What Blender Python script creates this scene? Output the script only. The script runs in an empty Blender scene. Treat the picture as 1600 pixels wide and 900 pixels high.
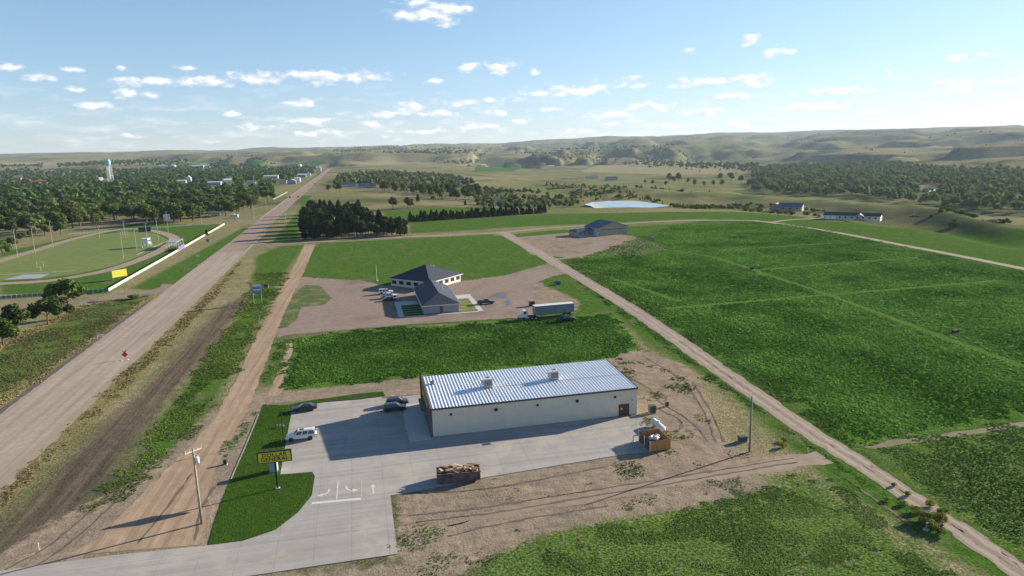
import bpy, bmesh, math, random
import numpy as np
from mathutils import Vector, Matrix

random.seed(7); rng = np.random.default_rng(7)
S = bpy.context.scene
COL = S.collection
PI = math.pi

# ------------------------------------------------------------------ camera
FPX, PITCH, ROLL, CAMH = 1073.0, math.radians(11.279), math.radians(1.4), 50.0
cam_data = bpy.data.cameras.new('camera'); cam = bpy.data.objects.new('camera', cam_data); COL.objects.link(cam)
cam_data.sensor_width = 36.0; cam_data.lens = 36.0 * FPX / 1600.0
cam_data.clip_start = 0.5; cam_data.clip_end = 80000
cam.location = (0, 0, CAMH)
_f = Vector((0, math.cos(PITCH), -math.sin(PITCH)))
_r0 = Vector((1, 0, 0)); _u0 = Vector((0, math.sin(PITCH), math.cos(PITCH)))
_r = _r0 * math.cos(ROLL) - _u0 * math.sin(ROLL)
_u = _r0 * math.sin(ROLL) + _u0 * math.cos(ROLL)
cam.rotation_euler = Matrix((_r, _u, -_f)).transposed().to_euler()
S.camera = cam

# ------------------------------------------------------------------ light
SUN_AZ, SUN_EL = math.radians(29.0), math.radians(16.5)      # azimuth counted from +X towards +Y
sun_data = bpy.data.lights.new('sun', 'SUN'); sun = bpy.data.objects.new('sun', sun_data); COL.objects.link(sun)
sun_data.energy = 5.0; sun_data.angle = math.radians(0.53); sun_data.color = (1.0, 0.90, 0.76)
sd = Vector((math.cos(SUN_AZ) * math.cos(SUN_EL), math.sin(SUN_AZ) * math.cos(SUN_EL), math.sin(SUN_EL)))
sun.rotation_euler = (-sd).to_track_quat('-Z', 'Y').to_euler()
sun.location = sd * 300
SKY_STRENGTH = 0.056
S.view_settings.view_transform = 'Standard'
S.view_settings.look = 'None'
S.view_settings.exposure = 1.24
S.view_settings.gamma = 1.0
S.cycles.max_bounces = 5; S.cycles.diffuse_bounces = 2; S.cycles.transparent_max_bounces = 8; S.cycles.volume_bounces = 0

# ------------------------------------------------------------------ pixel to place (survey of the photograph)
def ray(px, py):
    u = (px - 800) / FPX; v = (450 - py) / FPX
    return _f + _r * u + _u * v
def P(px, py, z=0.0):
    d = ray(px, py); t = (z - CAMH) / d.z
    return (d.x * t, d.y * t)
def PL(pts, z=0.0): return [P(x, y, z) for x, y in pts]

# ------------------------------------------------------------------ node helpers
def nn(nt, t, **kw):
    n = nt.nodes.new(t)
    for k, v in kw.items(): setattr(n, k, v)
    return n
def setin(nt, n, key, v):
    if isinstance(v, bpy.types.NodeSocket): nt.links.new(v, n.inputs[key])
    else: n.inputs[key].default_value = v
def math_(nt, op, a, b=None, c=None, clamp=False):
    n = nn(nt, 'ShaderNodeMath', operation=op); n.use_clamp = clamp
    for i, v in enumerate((a, b, c)):
        if v is not None: setin(nt, n, i, v)
    return n.outputs[0]
def vmath(nt, op, a, b=None):
    n = nn(nt, 'ShaderNodeVectorMath', operation=op)
    setin(nt, n, 0, a)
    if b is not None: setin(nt, n, 1, b)
    return n.outputs['Value'] if op in ('LENGTH', 'DOT_PRODUCT') else n.outputs[0]
def noise(nt, vec, scale, detail=4, rough=0.55, dist=0.0):
    n = nn(nt, 'ShaderNodeTexNoise'); setin(nt, n, 'Scale', scale); n.inputs['Detail'].default_value = detail
    n.inputs['Roughness'].default_value = rough; n.inputs['Distortion'].default_value = dist
    if vec is not None: setin(nt, n, 'Vector', vec)
    return n.outputs[0]
def noise2(nt, vec, scale, detail=4, rough=0.55, dist=0.0):
    o = noise(nt, vec, scale, detail, rough, dist); o.node.noise_dimensions = '2D'; return o
def mixc(nt, f, a, b, mode='MIX'):
    n = nn(nt, 'ShaderNodeMix', data_type='RGBA', blend_type=mode)
    setin(nt, n, 0, f); setin(nt, n, 6, a); setin(nt, n, 7, b)
    return n.outputs[2]
def c4(c): return (c[0], c[1], c[2], 1.0)
def maprange(nt, v, a, b, c=0.0, d=1.0, smooth=False):
    n = nn(nt, 'ShaderNodeMapRange'); n.clamp = True
    if smooth: n.interpolation_type = 'SMOOTHSTEP'
    for i, x in enumerate((v, a, b, c, d)): setin(nt, n, i, x)
    return n.outputs[0]
def bump(nt, h, strength=0.5, dist=0.05, normal=None):
    n = nn(nt, 'ShaderNodeBump'); n.inputs['Strength'].default_value = strength; n.inputs['Distance'].default_value = dist
    setin(nt, n, 'Height', h)
    if normal is not None: setin(nt, n, 'Normal', normal)
    return n.outputs[0]

# ------------------------------------------------------------------ world: sky with small fair-weather cumulus
W = bpy.data.worlds.new('World'); S.world = W; W.use_nodes = True
nt = W.node_tree; nt.nodes.clear()
sky = nn(nt, 'ShaderNodeTexSky', sky_type='NISHITA'); sky.sun_disc = False
sky.sun_elevation = SUN_EL; sky.sun_rotation = PI / 2 - SUN_AZ
sky.altitude = 600; sky.air_density = 1.0; sky.dust_density = 0.15; sky.ozone_density = 2.5
tc = nn(nt, 'ShaderNodeTexCoord')
sep = nn(nt, 'ShaderNodeSeparateXYZ'); nt.links.new(tc.outputs['Generated'], sep.inputs[0])
az = math_(nt, 'ARCTAN2', sep.outputs[0], sep.outputs[1]); el = math_(nt, 'ARCSINE', sep.outputs[2])
comb = nn(nt, 'ShaderNodeCombineXYZ'); nt.links.new(az, comb.inputs[0]); nt.links.new(el, comb.inputs[1])
AE = comb.outputs[0]
CL = [(672,15,52,15),(640,20,30,6),(700,14,36,11),(12,103,14,5),(58,121,17,5),(110,107,20,3.5),(110,138,14,4),(148,164,20,4.5),(196,145,17,6),(231,147,12,5),(188,106,7,2.5),
 (205,128,24,5),(250,127,26,6),(330,125,42,7),(395,121,38,8),(430,123,20,6),(500,119,52,9),(560,119,46,8),(474,159,30,5),(362,176,12,4),(290,106,18,3),(676,126,14,4),(490,189,38,5),(590,177,45,5),
 (640,165,26,8),(715,160,40,5),(772,155,20,5),(590,193,32,4),(690,177,35,5),(775,176,20,4),(400,198,36,4),(735,197,45,4),(500,207,50,4),(733,104,20,6),(782,103,24,9),(195,212,20,3),(605,210,15,3),
 (1173,62,14,8),(1076,78,12,3),(1201,85,9,5),(1228,78,17,5),(990,129,26,8),(885,142,62,7),(925,137,36,8),(835,112,8,5),(1062,128,20,7),(1097,127,18,6),(1140,126,36,6),(1175,123,28,8),(815,155,12,3),
 (1150,150,48,4),(1310,143,62,5),(1020,165,50,5),(945,178,40,5),(1100,174,30,6),(1250,166,50,5),(1302,163,25,4),(1190,191,60,5),(815,189,20,5),(940,190,40,4),(1458,118,10,4),(1510,130,28,8),(1515,88,27,4),
 (1467,132,14,5),(1393,110,6,3),(1560,125,24,3),(860,170,30,3),(660,205,60,3),(880,205,60,3),(1030,196,50,3)]
dmin = None
for (cx, cy, rx, ry) in CL:
    d = ray(cx, cy).normalized(); a0 = math.atan2(d.x, d.y); e0 = math.asin(d.z)
    kx_, ky_ = FPX / rx / 1.15, FPX / ry / 1.35
    ma = nn(nt, 'ShaderNodeVectorMath', operation='MULTIPLY_ADD'); nt.links.new(AE, ma.inputs[0]); ma.inputs[1].default_value = (kx_, ky_, 0); ma.inputs[2].default_value = (-a0 * kx_, -(e0 - 0.2 * ry / FPX) * ky_, 0)
    ln = vmath(nt, 'LENGTH', ma.outputs[0])
    dmin = ln if dmin is None else math_(nt, 'MINIMUM', dmin, ln)
cn = vmath(nt, 'MULTIPLY', AE, (1.0, 2.2, 1.0))
n1 = noise2(nt, cn, 44.0, 6, 0.56, 0.0)
n2 = noise2(nt, vmath(nt, 'ADD', cn, (0.004, 0.016, 0.0)), 44.0, 4, 0.5, 0.0)
field = math_(nt, 'ADD', math_(nt, 'SUBTRACT', 1.0, dmin), math_(nt, 'MULTIPLY', math_(nt, 'SUBTRACT', n1, 0.50), 2.3))
cmask = maprange(nt, field, -0.05, 1.0, smooth=True)
# thin veil low over the horizon, the same all round
veil = noise2(nt, vmath(nt, 'MULTIPLY', AE, (1.0, 6.0, 1.0)), 14.0, 6, 0.6)
veilm = math_(nt, 'MULTIPLY', maprange(nt, veil, 0.48, 0.75), math_(nt, 'MULTIPLY', maprange(nt, el, 0.0, 0.02), maprange(nt, el, 0.11, 0.03)))
cmask2 = math_(nt, 'MAXIMUM', math_(nt, 'MULTIPLY', cmask, 0.92), math_(nt, 'MULTIPLY', veilm, 0.5))
shade = maprange(nt, math_(nt, 'SUBTRACT', n1, n2), -0.12, 0.12)
ccol = mixc(nt, shade, (6.2, 6.5, 7.2, 1), (9.2, 9.0, 8.9, 1))
# Nishita: low band lifted, unseen upper sky dimmed bluer to darken the shadows
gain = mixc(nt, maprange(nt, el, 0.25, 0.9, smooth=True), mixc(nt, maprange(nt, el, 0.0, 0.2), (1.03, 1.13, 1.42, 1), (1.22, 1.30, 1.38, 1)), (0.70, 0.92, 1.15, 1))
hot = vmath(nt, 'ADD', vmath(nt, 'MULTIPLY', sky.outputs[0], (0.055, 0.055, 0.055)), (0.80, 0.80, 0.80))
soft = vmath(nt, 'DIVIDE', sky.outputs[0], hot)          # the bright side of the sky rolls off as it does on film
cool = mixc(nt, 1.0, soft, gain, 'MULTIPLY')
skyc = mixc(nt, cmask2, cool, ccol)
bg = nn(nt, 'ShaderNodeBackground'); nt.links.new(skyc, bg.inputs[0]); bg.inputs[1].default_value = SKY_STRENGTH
wo = nn(nt, 'ShaderNodeOutputWorld'); nt.links.new(bg.outputs[0], wo.inputs[0])
W.cycles.sampling_method = 'MANUAL'; W.cycles.sample_map_resolution = 512

# ------------------------------------------------------------------ materials
MATS = {}
def mat(name, col, rough=0.8, var=0.12, scale=1.5, metal=0.0, bmp=0.0, bscale=20.0, objrand=0.0, spec=None, coat=0.0, second=None):
    if name in MATS: return MATS[name]
    m = bpy.data.materials.new(name); m.use_nodes = True; nt = m.node_tree
    bs = nt.nodes['Principled BSDF']
    tcn = nn(nt, 'ShaderNodeTexCoord'); v = tcn.outputs['Object']
    f = noise(nt, v, scale, 5, 0.6)
    lo = tuple(max(0, c * (1 - var)) for c in col); hi = tuple(c * (1 + var) for c in (second or col))
    c = mixc(nt, maprange(nt, f, 0.3, 0.7), c4(lo), c4(hi))
    if objrand:
        oi = nn(nt, 'ShaderNodeObjectInfo')
        k = maprange(nt, oi.outputs['Random'], 0, 1, 1 - objrand, 1 + objrand)
        cc = nn(nt, 'ShaderNodeCombineXYZ')
        for i in range(3): nt.links.new(k, cc.inputs[i])
        c = mixc(nt, 1.0, c, cc.outputs[0], 'MULTIPLY')
    nt.links.new(c, bs.inputs['Base Color'])
    bs.inputs['Roughness'].default_value = rough; bs.inputs['Metallic'].default_value = metal
    if spec is not None: bs.inputs['Specular IOR Level'].default_value = spec
    if coat: bs.inputs['Coat Weight'].default_value = coat; bs.inputs['Coat Roughness'].default_value = 0.08
    if bmp:
        nt.links.new(bump(nt, noise(nt, v, bscale, 4, 0.6), bmp, 0.03), bs.inputs['Normal'])
    MATS[name] = m
    return m

def leafmat(name, dark, light, trans=0.25, objrand=0.3):
    """foliage: every leaf face takes its tone from a per-face number, every plant a little from its own"""
    m = bpy.data.materials.new(name); m.use_nodes = True; nt = m.node_tree; nt.nodes.clear()
    at = nn(nt, 'ShaderNodeAttribute'); at.attribute_name = 'tone'
    oi = nn(nt, 'ShaderNodeObjectInfo')
    c = mixc(nt, at.outputs['Fac'], c4(dark), c4(light))
    hs = nn(nt, 'ShaderNodeHueSaturation')
    nt.links.new(maprange(nt, oi.outputs['Random'], 0, 1, 0.475, 0.52), hs.inputs['Hue'])
    nt.links.new(maprange(nt, math_(nt, 'FRACT', math_(nt, 'MULTIPLY', oi.outputs['Random'], 7.3)), 0, 1, 1 - objrand, 1 + objrand), hs.inputs['Value'])
    hs.inputs['Saturation'].default_value = 1.0
    nt.links.new(c, hs.inputs['Color'])
    d = nn(nt, 'ShaderNodeBsdfDiffuse'); t = nn(nt, 'ShaderNodeBsdfTranslucent')
    nt.links.new(hs.outputs[0], d.inputs[0]); nt.links.new(hs.outputs[0], t.inputs[0])
    mx = nn(nt, 'ShaderNodeMixShader'); mx.inputs[0].default_value = trans
    nt.links.new(d.outputs[0], mx.inputs[1]); nt.links.new(t.outputs[0], mx.inputs[2])
    o = nn(nt, 'ShaderNodeOutputMaterial'); nt.links.new(mx.outputs[0], o.inputs[0])
    return m

# ------------------------------------------------------------------ object helpers
def tag(o, label=None, cat=None, group=None, kind=None):
    if label: o['label'] = label
    if cat: o['category'] = cat
    if group: o['group'] = group
    if kind: o['kind'] = kind
    return o
def empty(name, x, y, z=0.0, rz=0.0, label=None, cat=None, group=None):
    o = bpy.data.objects.new(name, None); COL.objects.link(o); o.location = (x, y, z); o.rotation_euler = (0, 0, rz)
    o.empty_display_size = 0.5
    return tag(o, label, cat, group)
def link(name, me, parent=None, m=None, loc=None, rz=None):
    o = bpy.data.objects.new(name, me); COL.objects.link(o)
    if parent is not None: o.parent = parent
    if m is not None and not me.materials: me.materials.append(m)
    if loc is not None: o.location = loc
    if rz is not None: o.rotation_euler = (0, 0, rz)
    return o
def mesh(name, V, F, m=None, smooth=False):
    me = bpy.data.meshes.new(name); me.from_pydata([tuple(v) for v in V], [], [tuple(f) for f in F]); me.update()
    if m is not None: me.materials.append(m)
    if smooth: me.polygons.foreach_set('use_smooth', [True] * len(me.polygons))
    return me
def npmesh(name, V, F4, m=None, tone=None, smooth=False):
    """V (n,3) array, F4 (k,4) or (k,3) int array"""
    V = np.asarray(V, dtype=np.float32); F4 = np.asarray(F4, dtype=np.int32); k, w = F4.shape
    me = bpy.data.meshes.new(name)
    me.vertices.add(len(V)); me.vertices.foreach_set('co', V.ravel())
    me.loops.add(k * w); me.loops.foreach_set('vertex_index', F4.ravel())
    me.polygons.add(k); me.polygons.foreach_set('loop_start', np.arange(0, k * w, w, dtype=np.int32))
    if smooth: me.polygons.foreach_set('use_smooth', np.ones(k, dtype=bool))
    if tone is not None:
        a = me.attributes.new('tone', 'FLOAT', 'FACE'); a.data.foreach_set('value', np.asarray(tone, dtype=np.float32))
    me.update(calc_edges=True)
    if m is not None: me.materials.append(m)
    return me

class MB:
    def __init__(s): s.V = []; s.F = []
    def add(s, V, F):
        n = len(s.V); s.V += [tuple(v) for v in V]; s.F += [tuple(i + n for i in f) for f in F]; return s
    def box(s, x0, x1, y0, y1, z0, z1, top=None):
        """top=(dx,dy) shrinks the top face"""
        dx, dy = top or (0, 0)
        V = [(x0, y0, z0), (x1, y0, z0), (x1, y1, z0), (x0, y1, z0), (x0 + dx, y0 + dy, z1), (x1 - dx, y0 + dy, z1), (x1 - dx, y1 - dy, z1), (x0 + dx, y1 - dy, z1)]
        return s.add(V, [(3, 2, 1, 0), (4, 5, 6, 7), (0, 1, 5, 4), (1, 2, 6, 5), (2, 3, 7, 6), (3, 0, 4, 7)])
    def bar(s, a, b, r, n=8, r2=None):
        a = Vector(a); b = Vector(b); d = (b - a).normalized(); r2 = r if r2 is None else r2
        x = d.orthogonal().normalized(); y = d.cross(x)
        V = []
        for (c, rr) in ((a, r), (b, r2)):
            for i in range(n):
                t = 2 * PI * i / n; V.append(c + x * (math.cos(t) * rr) + y * (math.sin(t) * rr))
        F = [(i, (i + 1) % n, n + (i + 1) % n, n + i) for i in range(n)] + [tuple(range(n - 1, -1, -1)), tuple(range(n, 2 * n))]
        return s.add(V, F)
    def beam(s, a, b, w, h, up=(0, 0, 1)):
        a = Vector(a); b = Vector(b); d = (b - a).normalized(); u = Vector(up)
        x = d.cross(u).normalized() * (w / 2); y = x.cross(d).normalized() * (h / 2)
        V = [p + sx * x + sy * y for p in (a, b) for sx, sy in ((-1, -1), (1, -1), (1, 1), (-1, 1))]
        return s.add(V, [(3, 2, 1, 0), (4, 5, 6, 7), (0, 1, 5, 4), (1, 2, 6, 5), (2, 3, 7, 6), (3, 0, 4, 7)])
    def prism(s, pts, y0, y1, inset=0.0):
        """polygon in xz extruded along y"""
        n = len(pts)
        V = [(x, y0, z) for x, z in pts] + [(x, y1, z) for x, z in pts]
        F = [tuple(range(n)), tuple(range(2 * n - 1, n - 1, -1))] + [((i + 1) % n, i, n + i, n + (i + 1) % n) for i in range(n)]
        return s.add(V, F)
    def poly(s, pts, z0, z1):
        n = len(pts); V = [(x, y, z0) for x, y in pts] + [(x, y, z1) for x, y in pts]
        F = [tuple(range(n - 1, -1, -1)), tuple(range(n, 2 * n))] + [(i, (i + 1) % n, n + (i + 1) % n, n + i) for i in range(n)]
        return s.add(V, F)
    def quad(s, a, b, c, d): return s.add([a, b, c, d], [(0, 1, 2, 3)])
    def lathe(s, prof, n=16, axis='z', c=(0, 0, 0)):
        V = []; k = len(prof)
        for i in range(n):
            t = 2 * PI * i / n
            for r, h in prof:
                p = (math.cos(t) * r, math.sin(t) * r, h)
                if axis == 'x': p = (h, math.cos(t) * r, math.sin(t) * r)
                if axis == 'y': p = (math.cos(t) * r, h, math.sin(t) * r)
                V.append((p[0] + c[0], p[1] + c[1], p[2] + c[2]))
        F = [(i * k + j, ((i + 1) % n) * k + j, ((i + 1) % n) * k + j + 1, i * k + j + 1) for i in range(n) for j in range(k - 1)]
        return s.add(V, F)
    def mesh(s, name, m, smooth=False, bevel=0.0):
        me = mesh(name, s.V, s.F, m, smooth)
        bm = bmesh.new(); bm.from_mesh(me)
        bmesh.ops.recalc_face_normals(bm, faces=bm.faces)
        if bevel:
            bmesh.ops.remove_doubles(bm, verts=bm.verts, dist=1e-4)
            bmesh.ops.bevel(bm, geom=[e for e in bm.edges if len(e.link_faces) == 2 and e.calc_face_angle(0) > 0.35], offset=bevel, segments=2, affect='EDGES', clamp_overlap=True)
        bm.to_mesh(me); bm.free()
        return me
    def build(s, name, m, parent=None, smooth=False, bevel=0.0, loc=None, rz=None):
        return link(name, s.mesh(name, m, smooth, bevel), parent, None, loc, rz)

def copy_tree(o, parent=None):
    c = o.copy(); COL.objects.link(c); c.parent = parent
    for ch in list(o.children): copy_tree(ch, c)
    return c

# grid of the plots: everything in the photograph is laid out along the highway
GA = math.radians(12.6)
E1 = np.array([math.cos(GA), math.sin(GA)]); E2 = np.array([-math.sin(GA), math.cos(GA)])
def loc2(p, o):   # world -> grid coordinates about o
    d = np.asarray(p) - np.asarray(o); return float(d @ E1), float(d @ E2)

# ------------------------------------------------------------------ noise for shapes
def _hash(ix, iy, seed):
    h = (ix.astype(np.int64) * 374761393 + iy.astype(np.int64) * 668265263 + seed * 982451653) & 0x7fffffff
    h = ((h ^ (h >> 13)) * 1274126177) & 0x7fffffff
    return ((h ^ (h >> 16)) & 0xffff) / 65535.0
def vnoise(x, y, seed=0):
    ix = np.floor(x); iy = np.floor(y); fx = x - ix; fy = y - iy
    fx = fx * fx * fx * (fx * (fx * 6 - 15) + 10); fy = fy * fy * fy * (fy * (fy * 6 - 15) + 10)
    a = _hash(ix, iy, seed); b = _hash(ix + 1, iy, seed); c = _hash(ix, iy + 1, seed); d = _hash(ix + 1, iy + 1, seed)
    return (a * (1 - fx) + b * fx) * (1 - fy) + (c * (1 - fx) + d * fx) * fy
def fbm(x, y, oct=4, seed=0):
    s = 0; a = 0.5; t = 0
    for o in range(oct):
        s = s + a * vnoise(x * 2 ** o + o * 17.3, y * 2 ** o - o * 9.1, seed + o); t += a; a *= 0.5
    return s / t
def sdf(poly, X, Y):
    """signed distance, positive inside"""
    poly = np.asarray(poly, dtype=float); n = len(poly)
    d = np.full(X.shape, 1e18); ins = np.zeros(X.shape, dtype=bool)
    for i in range(n):
        ax, ay = poly[i]; bx, by = poly[(i + 1) % n]
        ex, ey = bx - ax, by - ay; wx, wy = X - ax, Y - ay
        t = np.clip((wx * ex + wy * ey) / (ex * ex + ey * ey + 1e-12), 0, 1)
        d = np.minimum(d, (wx - t * ex) ** 2 + (wy - t * ey) ** 2)
        c = ((ay > Y) != (by > Y)) & (X < (bx - ax) * (Y - ay) / (by - ay + 1e-12) + ax)
        ins ^= c
    d = np.sqrt(d); return np.where(ins, d, -d)
def sdline(pts, X, Y):
    pts = np.asarray(pts, dtype=float); d = np.full(X.shape, 1e18)
    for i in range(len(pts) - 1):
        ax, ay = pts[i]; bx, by = pts[i + 1]; ex, ey = bx - ax, by - ay; wx, wy = X - ax, Y - ay
        t = np.clip((wx * ex + wy * ey) / (ex * ex + ey * ey + 1e-12), 0, 1)
        d = np.minimum(d, (wx - t * ex) ** 2 + (wy - t * ey) ** 2)
    return np.sqrt(d)

# ------------------------------------------------------------------ terrain
# cross-sections: (azimuth by photo column) -> list of (distance, height)
PROF = {
 -900: [(0,0),(600,0),(900,0),(1100,0),(1500,0),(2200,0),(3000,8),(4200,25),(6000,70),(9000,138),(12000,90),(30000,60)],
    0: [(0,0),(600,0),(900,0),(1100,0),(1500,0),(2200,0),(3000,6),(4200,22),(6000,68),(9000,138),(12000,90),(30000,60)],
  300: [(0,0),(600,0),(900,0),(1100,0),(1500,0),(2200,0),(3000,4),(4200,20),(6000,64),(9000,142),(12000,90),(30000,60)],
  560: [(0,0),(600,0),(900,0),(1100,0),(1500,-1),(2200,-3),(3000,0),(4200,18),(6000,60),(9000,142),(12000,90),(30000,60)],
  700: [(0,0),(560,0),(800,-3),(1100,-6),(1500,-9),(2200,-10),(3000,-4),(4200,14),(6000,62),(9000,147),(12000,95),(30000,60)],
  850: [(0,0),(560,0),(690,-4),(850,-2),(1150,-16),(1800,-22),(2800,-18),(4000,10),(6000,70),(9000,158),(12000,100),(30000,60)],
  980: [(0,0),(570,0),(700,-3.5),(840,0),(1060,-22),(1800,-24),(3000,-22),(4200,14),(6000,82),(9000,178),(12000,110),(30000,60)],
 1100: [(0,0),(545,0),(680,-5),(770,1),(980,-24),(1800,-25),(3000,-22),(4200,12),(6000,86),(9000,186),(12000,110),(30000,60)],
 1250: [(0,0),(520,0),(600,-5),(690,1),(880,-24),(1700,-25),(2500,-22),(3600,5),(6000,88),(9000,180),(12000,110),(30000,60)],
 1400: [(0,0),(462,0),(515,-5),(600,2),(770,-24),(1500,-25),(2000,-22),(3300,4),(6000,88),(9000,177),(12000,110),(30000,60)],
 1600: [(0,0),(385,0),(420,-3),(470,2),(650,-23),(1300,-25),(1800,-22),(3000,6),(6000,86),(9000,174),(12000,110),(30000,60)],
 2600: [(0,0),(330,0),(380,-3),(440,0),(600,-18),(1300,-22),(1800,-18),(3000,20),(6000,92),(9000,170),(12000,110),(30000,60)],
}
_az = np.array([math.atan2(*(lambda d: (d.x, d.y))(ray(px, 330))) for px in PROF]); _pd = np.array([[q[0] for q in v] for v in PROF.values()], float); _pz = np.array([[q[1] for q in v] for v in PROF.values()], float)
HILLS = [(P(800, 276), 75, 130, 9, 0.2), (P(905, 287), 60, 120, 6, 0.2)]
def H(x, y):
    x = np.asarray(x, float); y = np.asarray(y, float); sh = x.shape; x = x.ravel(); y = y.ravel()
    a = np.arctan2(x, np.maximum(y, 1e-3)); a = np.where(y < 1, np.sign(x) * 1.5, a); d = np.hypot(x, y)
    i = np.clip(np.searchsorted(_az, a) - 1, 0, len(_az) - 2); t = np.clip((a - _az[i]) / (_az[i + 1] - _az[i]), 0, 1); t = t * t * (3 - 2 * t)
    PD = _pd[i] * (1 - t)[:, None] + _pd[i + 1] * t[:, None]; PZ = _pz[i] * (1 - t)[:, None] + _pz[i + 1] * t[:, None]
    z = np.zeros_like(d)
    for k in range(PD.shape[1] - 1):
        q = np.clip((d - PD[:, k]) / (PD[:, k + 1] - PD[:, k]), 0, 1); q = q * q * (3 - 2 * q)
        z = np.where(d >= PD[:, k], PZ[:, k] + (PZ[:, k + 1] - PZ[:, k]) * q, z)
    for (c, s1, s2, h, r) in HILLS:
        dx = x - c[0]; dy = y - c[1]; u = dx * math.cos(r) + dy * math.sin(r); v = -dx * math.sin(r) + dy * math.cos(r)
        z = z + h * np.exp(-(u / s1) ** 2 - (v / s2) ** 2)
    # ravines and swells, growing with distance beyond the plateau and the valley floor
    k0 = np.clip((d - PD[:, 1]) / 200, 0, 1) * np.clip((a - _az[4]) / 0.08, 0, 1)
    near = (fbm(x / 85, y / 85, 5, 3) - 0.5) * 8 * k0 * np.clip((PD[:, 4] - d) / 100 + 1, 0, 1)
    pond = np.clip((np.hypot((x - 103) / 48, (y - 625) / 55) - 1) * 2, 0, 1)
    vy = np.clip((d - PD[:, 6] * 0.93) / 900, 0, 1)
    rid = 1 - np.abs(2 * fbm(x / 900, y / 900, 4, 11) - 1) * 2.0
    far = (rid * 26 + (fbm(x / 420, y / 420, 4, 5) - 0.5) * 62) * vy * np.clip(d / 6000, 0.35, 1.0) * np.clip(1.7 - d / 6500, 0.35, 1) * np.clip((a - _az[2]) / 0.25 + 0.3, 0.3, 1.0)
    far2 = (fbm(x / 2400, y / 2400, 3, 21) - 0.5) * 34 * np.clip((d - 5000) / 4000, 0, 1)
    ss = lambda v, a_, b_: (lambda t_: t_ * t_ * (3 - 2 * t_))(np.clip((v - a_) / (b_ - a_), 0, 1))
    side = np.clip((a - _az[1]) / 0.35 + 0.25, 0.25, 1.0)
    bluff = (34 * ss(fbm(x / 1300, y / 900, 4, 61), 0.47, 0.53) + 28 * ss(fbm(x / 520, y / 380, 5, 67), 0.48, 0.54) - 31) * np.clip((d - PD[:, 6] * 0.95) / 500, 0, 1) * side * np.clip(1.4 - d / 9000, 0.3, 1)
    z = z + near * pond + far + far2 + bluff
    return z.reshape(sh)

def axis_lines(lo, hi, step, g, far_lo, far_hi):
    mid = list(np.arange(lo, hi + 0.01, step)); a = []; s = step; x = mid[-1]
    while x < far_hi: s = min(s * 1.035, max(step, abs(x - hi) * g + step)); x += s; a.append(x)
    b = []; s = step; x = mid[0]
    while x > far_lo: s = min(s * 1.035, max(step, abs(x - lo) * g + step)); x -= s; b.append(x)
    return np.array(b[::-1] + mid + a)
XL = axis_lines(-175, 215, 2.5, 0.021, -21000, 21000)
YL = axis_lines(62, 470, 2.5, 0.018, -900, 24000)
GX, GY = np.meshgrid(XL, YL); GZ = H(GX, GY)

def place(px, py, guess=0.0):
    """where the line of sight meets the terrain"""
    r_ = ray(px, py); t = np.geomspace(60, 22000, 900); x = r_.x * t; y = r_.y * t; z = CAMH + r_.z * t
    below = np.nonzero(z < H(x, y))[0]; k = below[0] if len(below) else len(t) - 1
    return (float(x[k]), float(y[k]))
def PT_(pts): return [place(*p) for p in pts]
# --- zones of the ground (what grows or lies there), as outlines surveyed from the photograph
Z_DIRT = [PL([(330,905),(622,880),(622,770),(700,752),(1000,702),(1000,650),(985,600),(945,560),(1000,545),(1080,575),(1110,640),(1130,690),(1180,715),(1260,712),(1290,722),(1180,745),(1230,757),(1090,790),(930,815),(800,850),(700,905),(660,960),(330,960)]),
          PL([(-60,905),(40,840),(120,795),(180,770),(262,705),(330,640),(400,640),(380,720),(335,850),(120,905),(-60,930)]),
          PL([(345,640),(400,615),(425,600),(455,612),(560,600),(660,588),(662,618),(600,620),(470,628),(430,628),(402,650),(345,700)]),
          PL([(800,372),(905,362),(985,368),(1045,385),(1010,398),(900,403),(830,398)]),
          PL([(432,523),(520,495),(620,500),(745,492),(900,488),(905,470),(840,440),(880,405),(790,430),(715,440),(600,447),(560,440),(470,432),(440,480)])]
Z_SOIL = [PL([(30,800),(230,600),(345,480),(395,455),(378,480),(300,580),(215,680),(120,790),(40,850),(-20,870)]),
          PL([(830,376),(905,378),(930,392),(880,402),(850,396)]), PL([(930,388),(985,372),(1040,383),(1005,398)])]
Z_DRY = [PL([(-40,800),(170,600),(262,520),(330,455),(372,412),(385,400),(350,450),(300,505),(195,612),(60,740),(-40,840)]),
         PL([(-30,652),(63,597),(160,525),(240,461),(236,459),(150,520),(50,588),(-30,636)]), PL([(-30,545),(100,490),(135,478),(60,520),(-30,562)])]
Z_CROP = [PL([(454,530),(560,515),(700,508),(960,490),(1002,545),(960,560),(870,572),(660,590),(560,600),(440,612)]),
          PL([(885,410),(1050,352),(1180,347),(1250,352),(1640,432),(1640,640),(1350,700),(1260,640),(1000,480)]),
          PL([(1345,695),(1640,655),(1640,900),(1600,868),(1450,775)]),
          PL([(690,960),(760,862),(850,822),(1050,790),(1130,760),(1235,738),(1285,752),(1345,800),(1440,860),(1560,960)])]
Z_BANK = [PL([(-30,636),(60,586),(160,518),(234,462),(175,468),(100,492),(-30,560)])]
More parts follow.
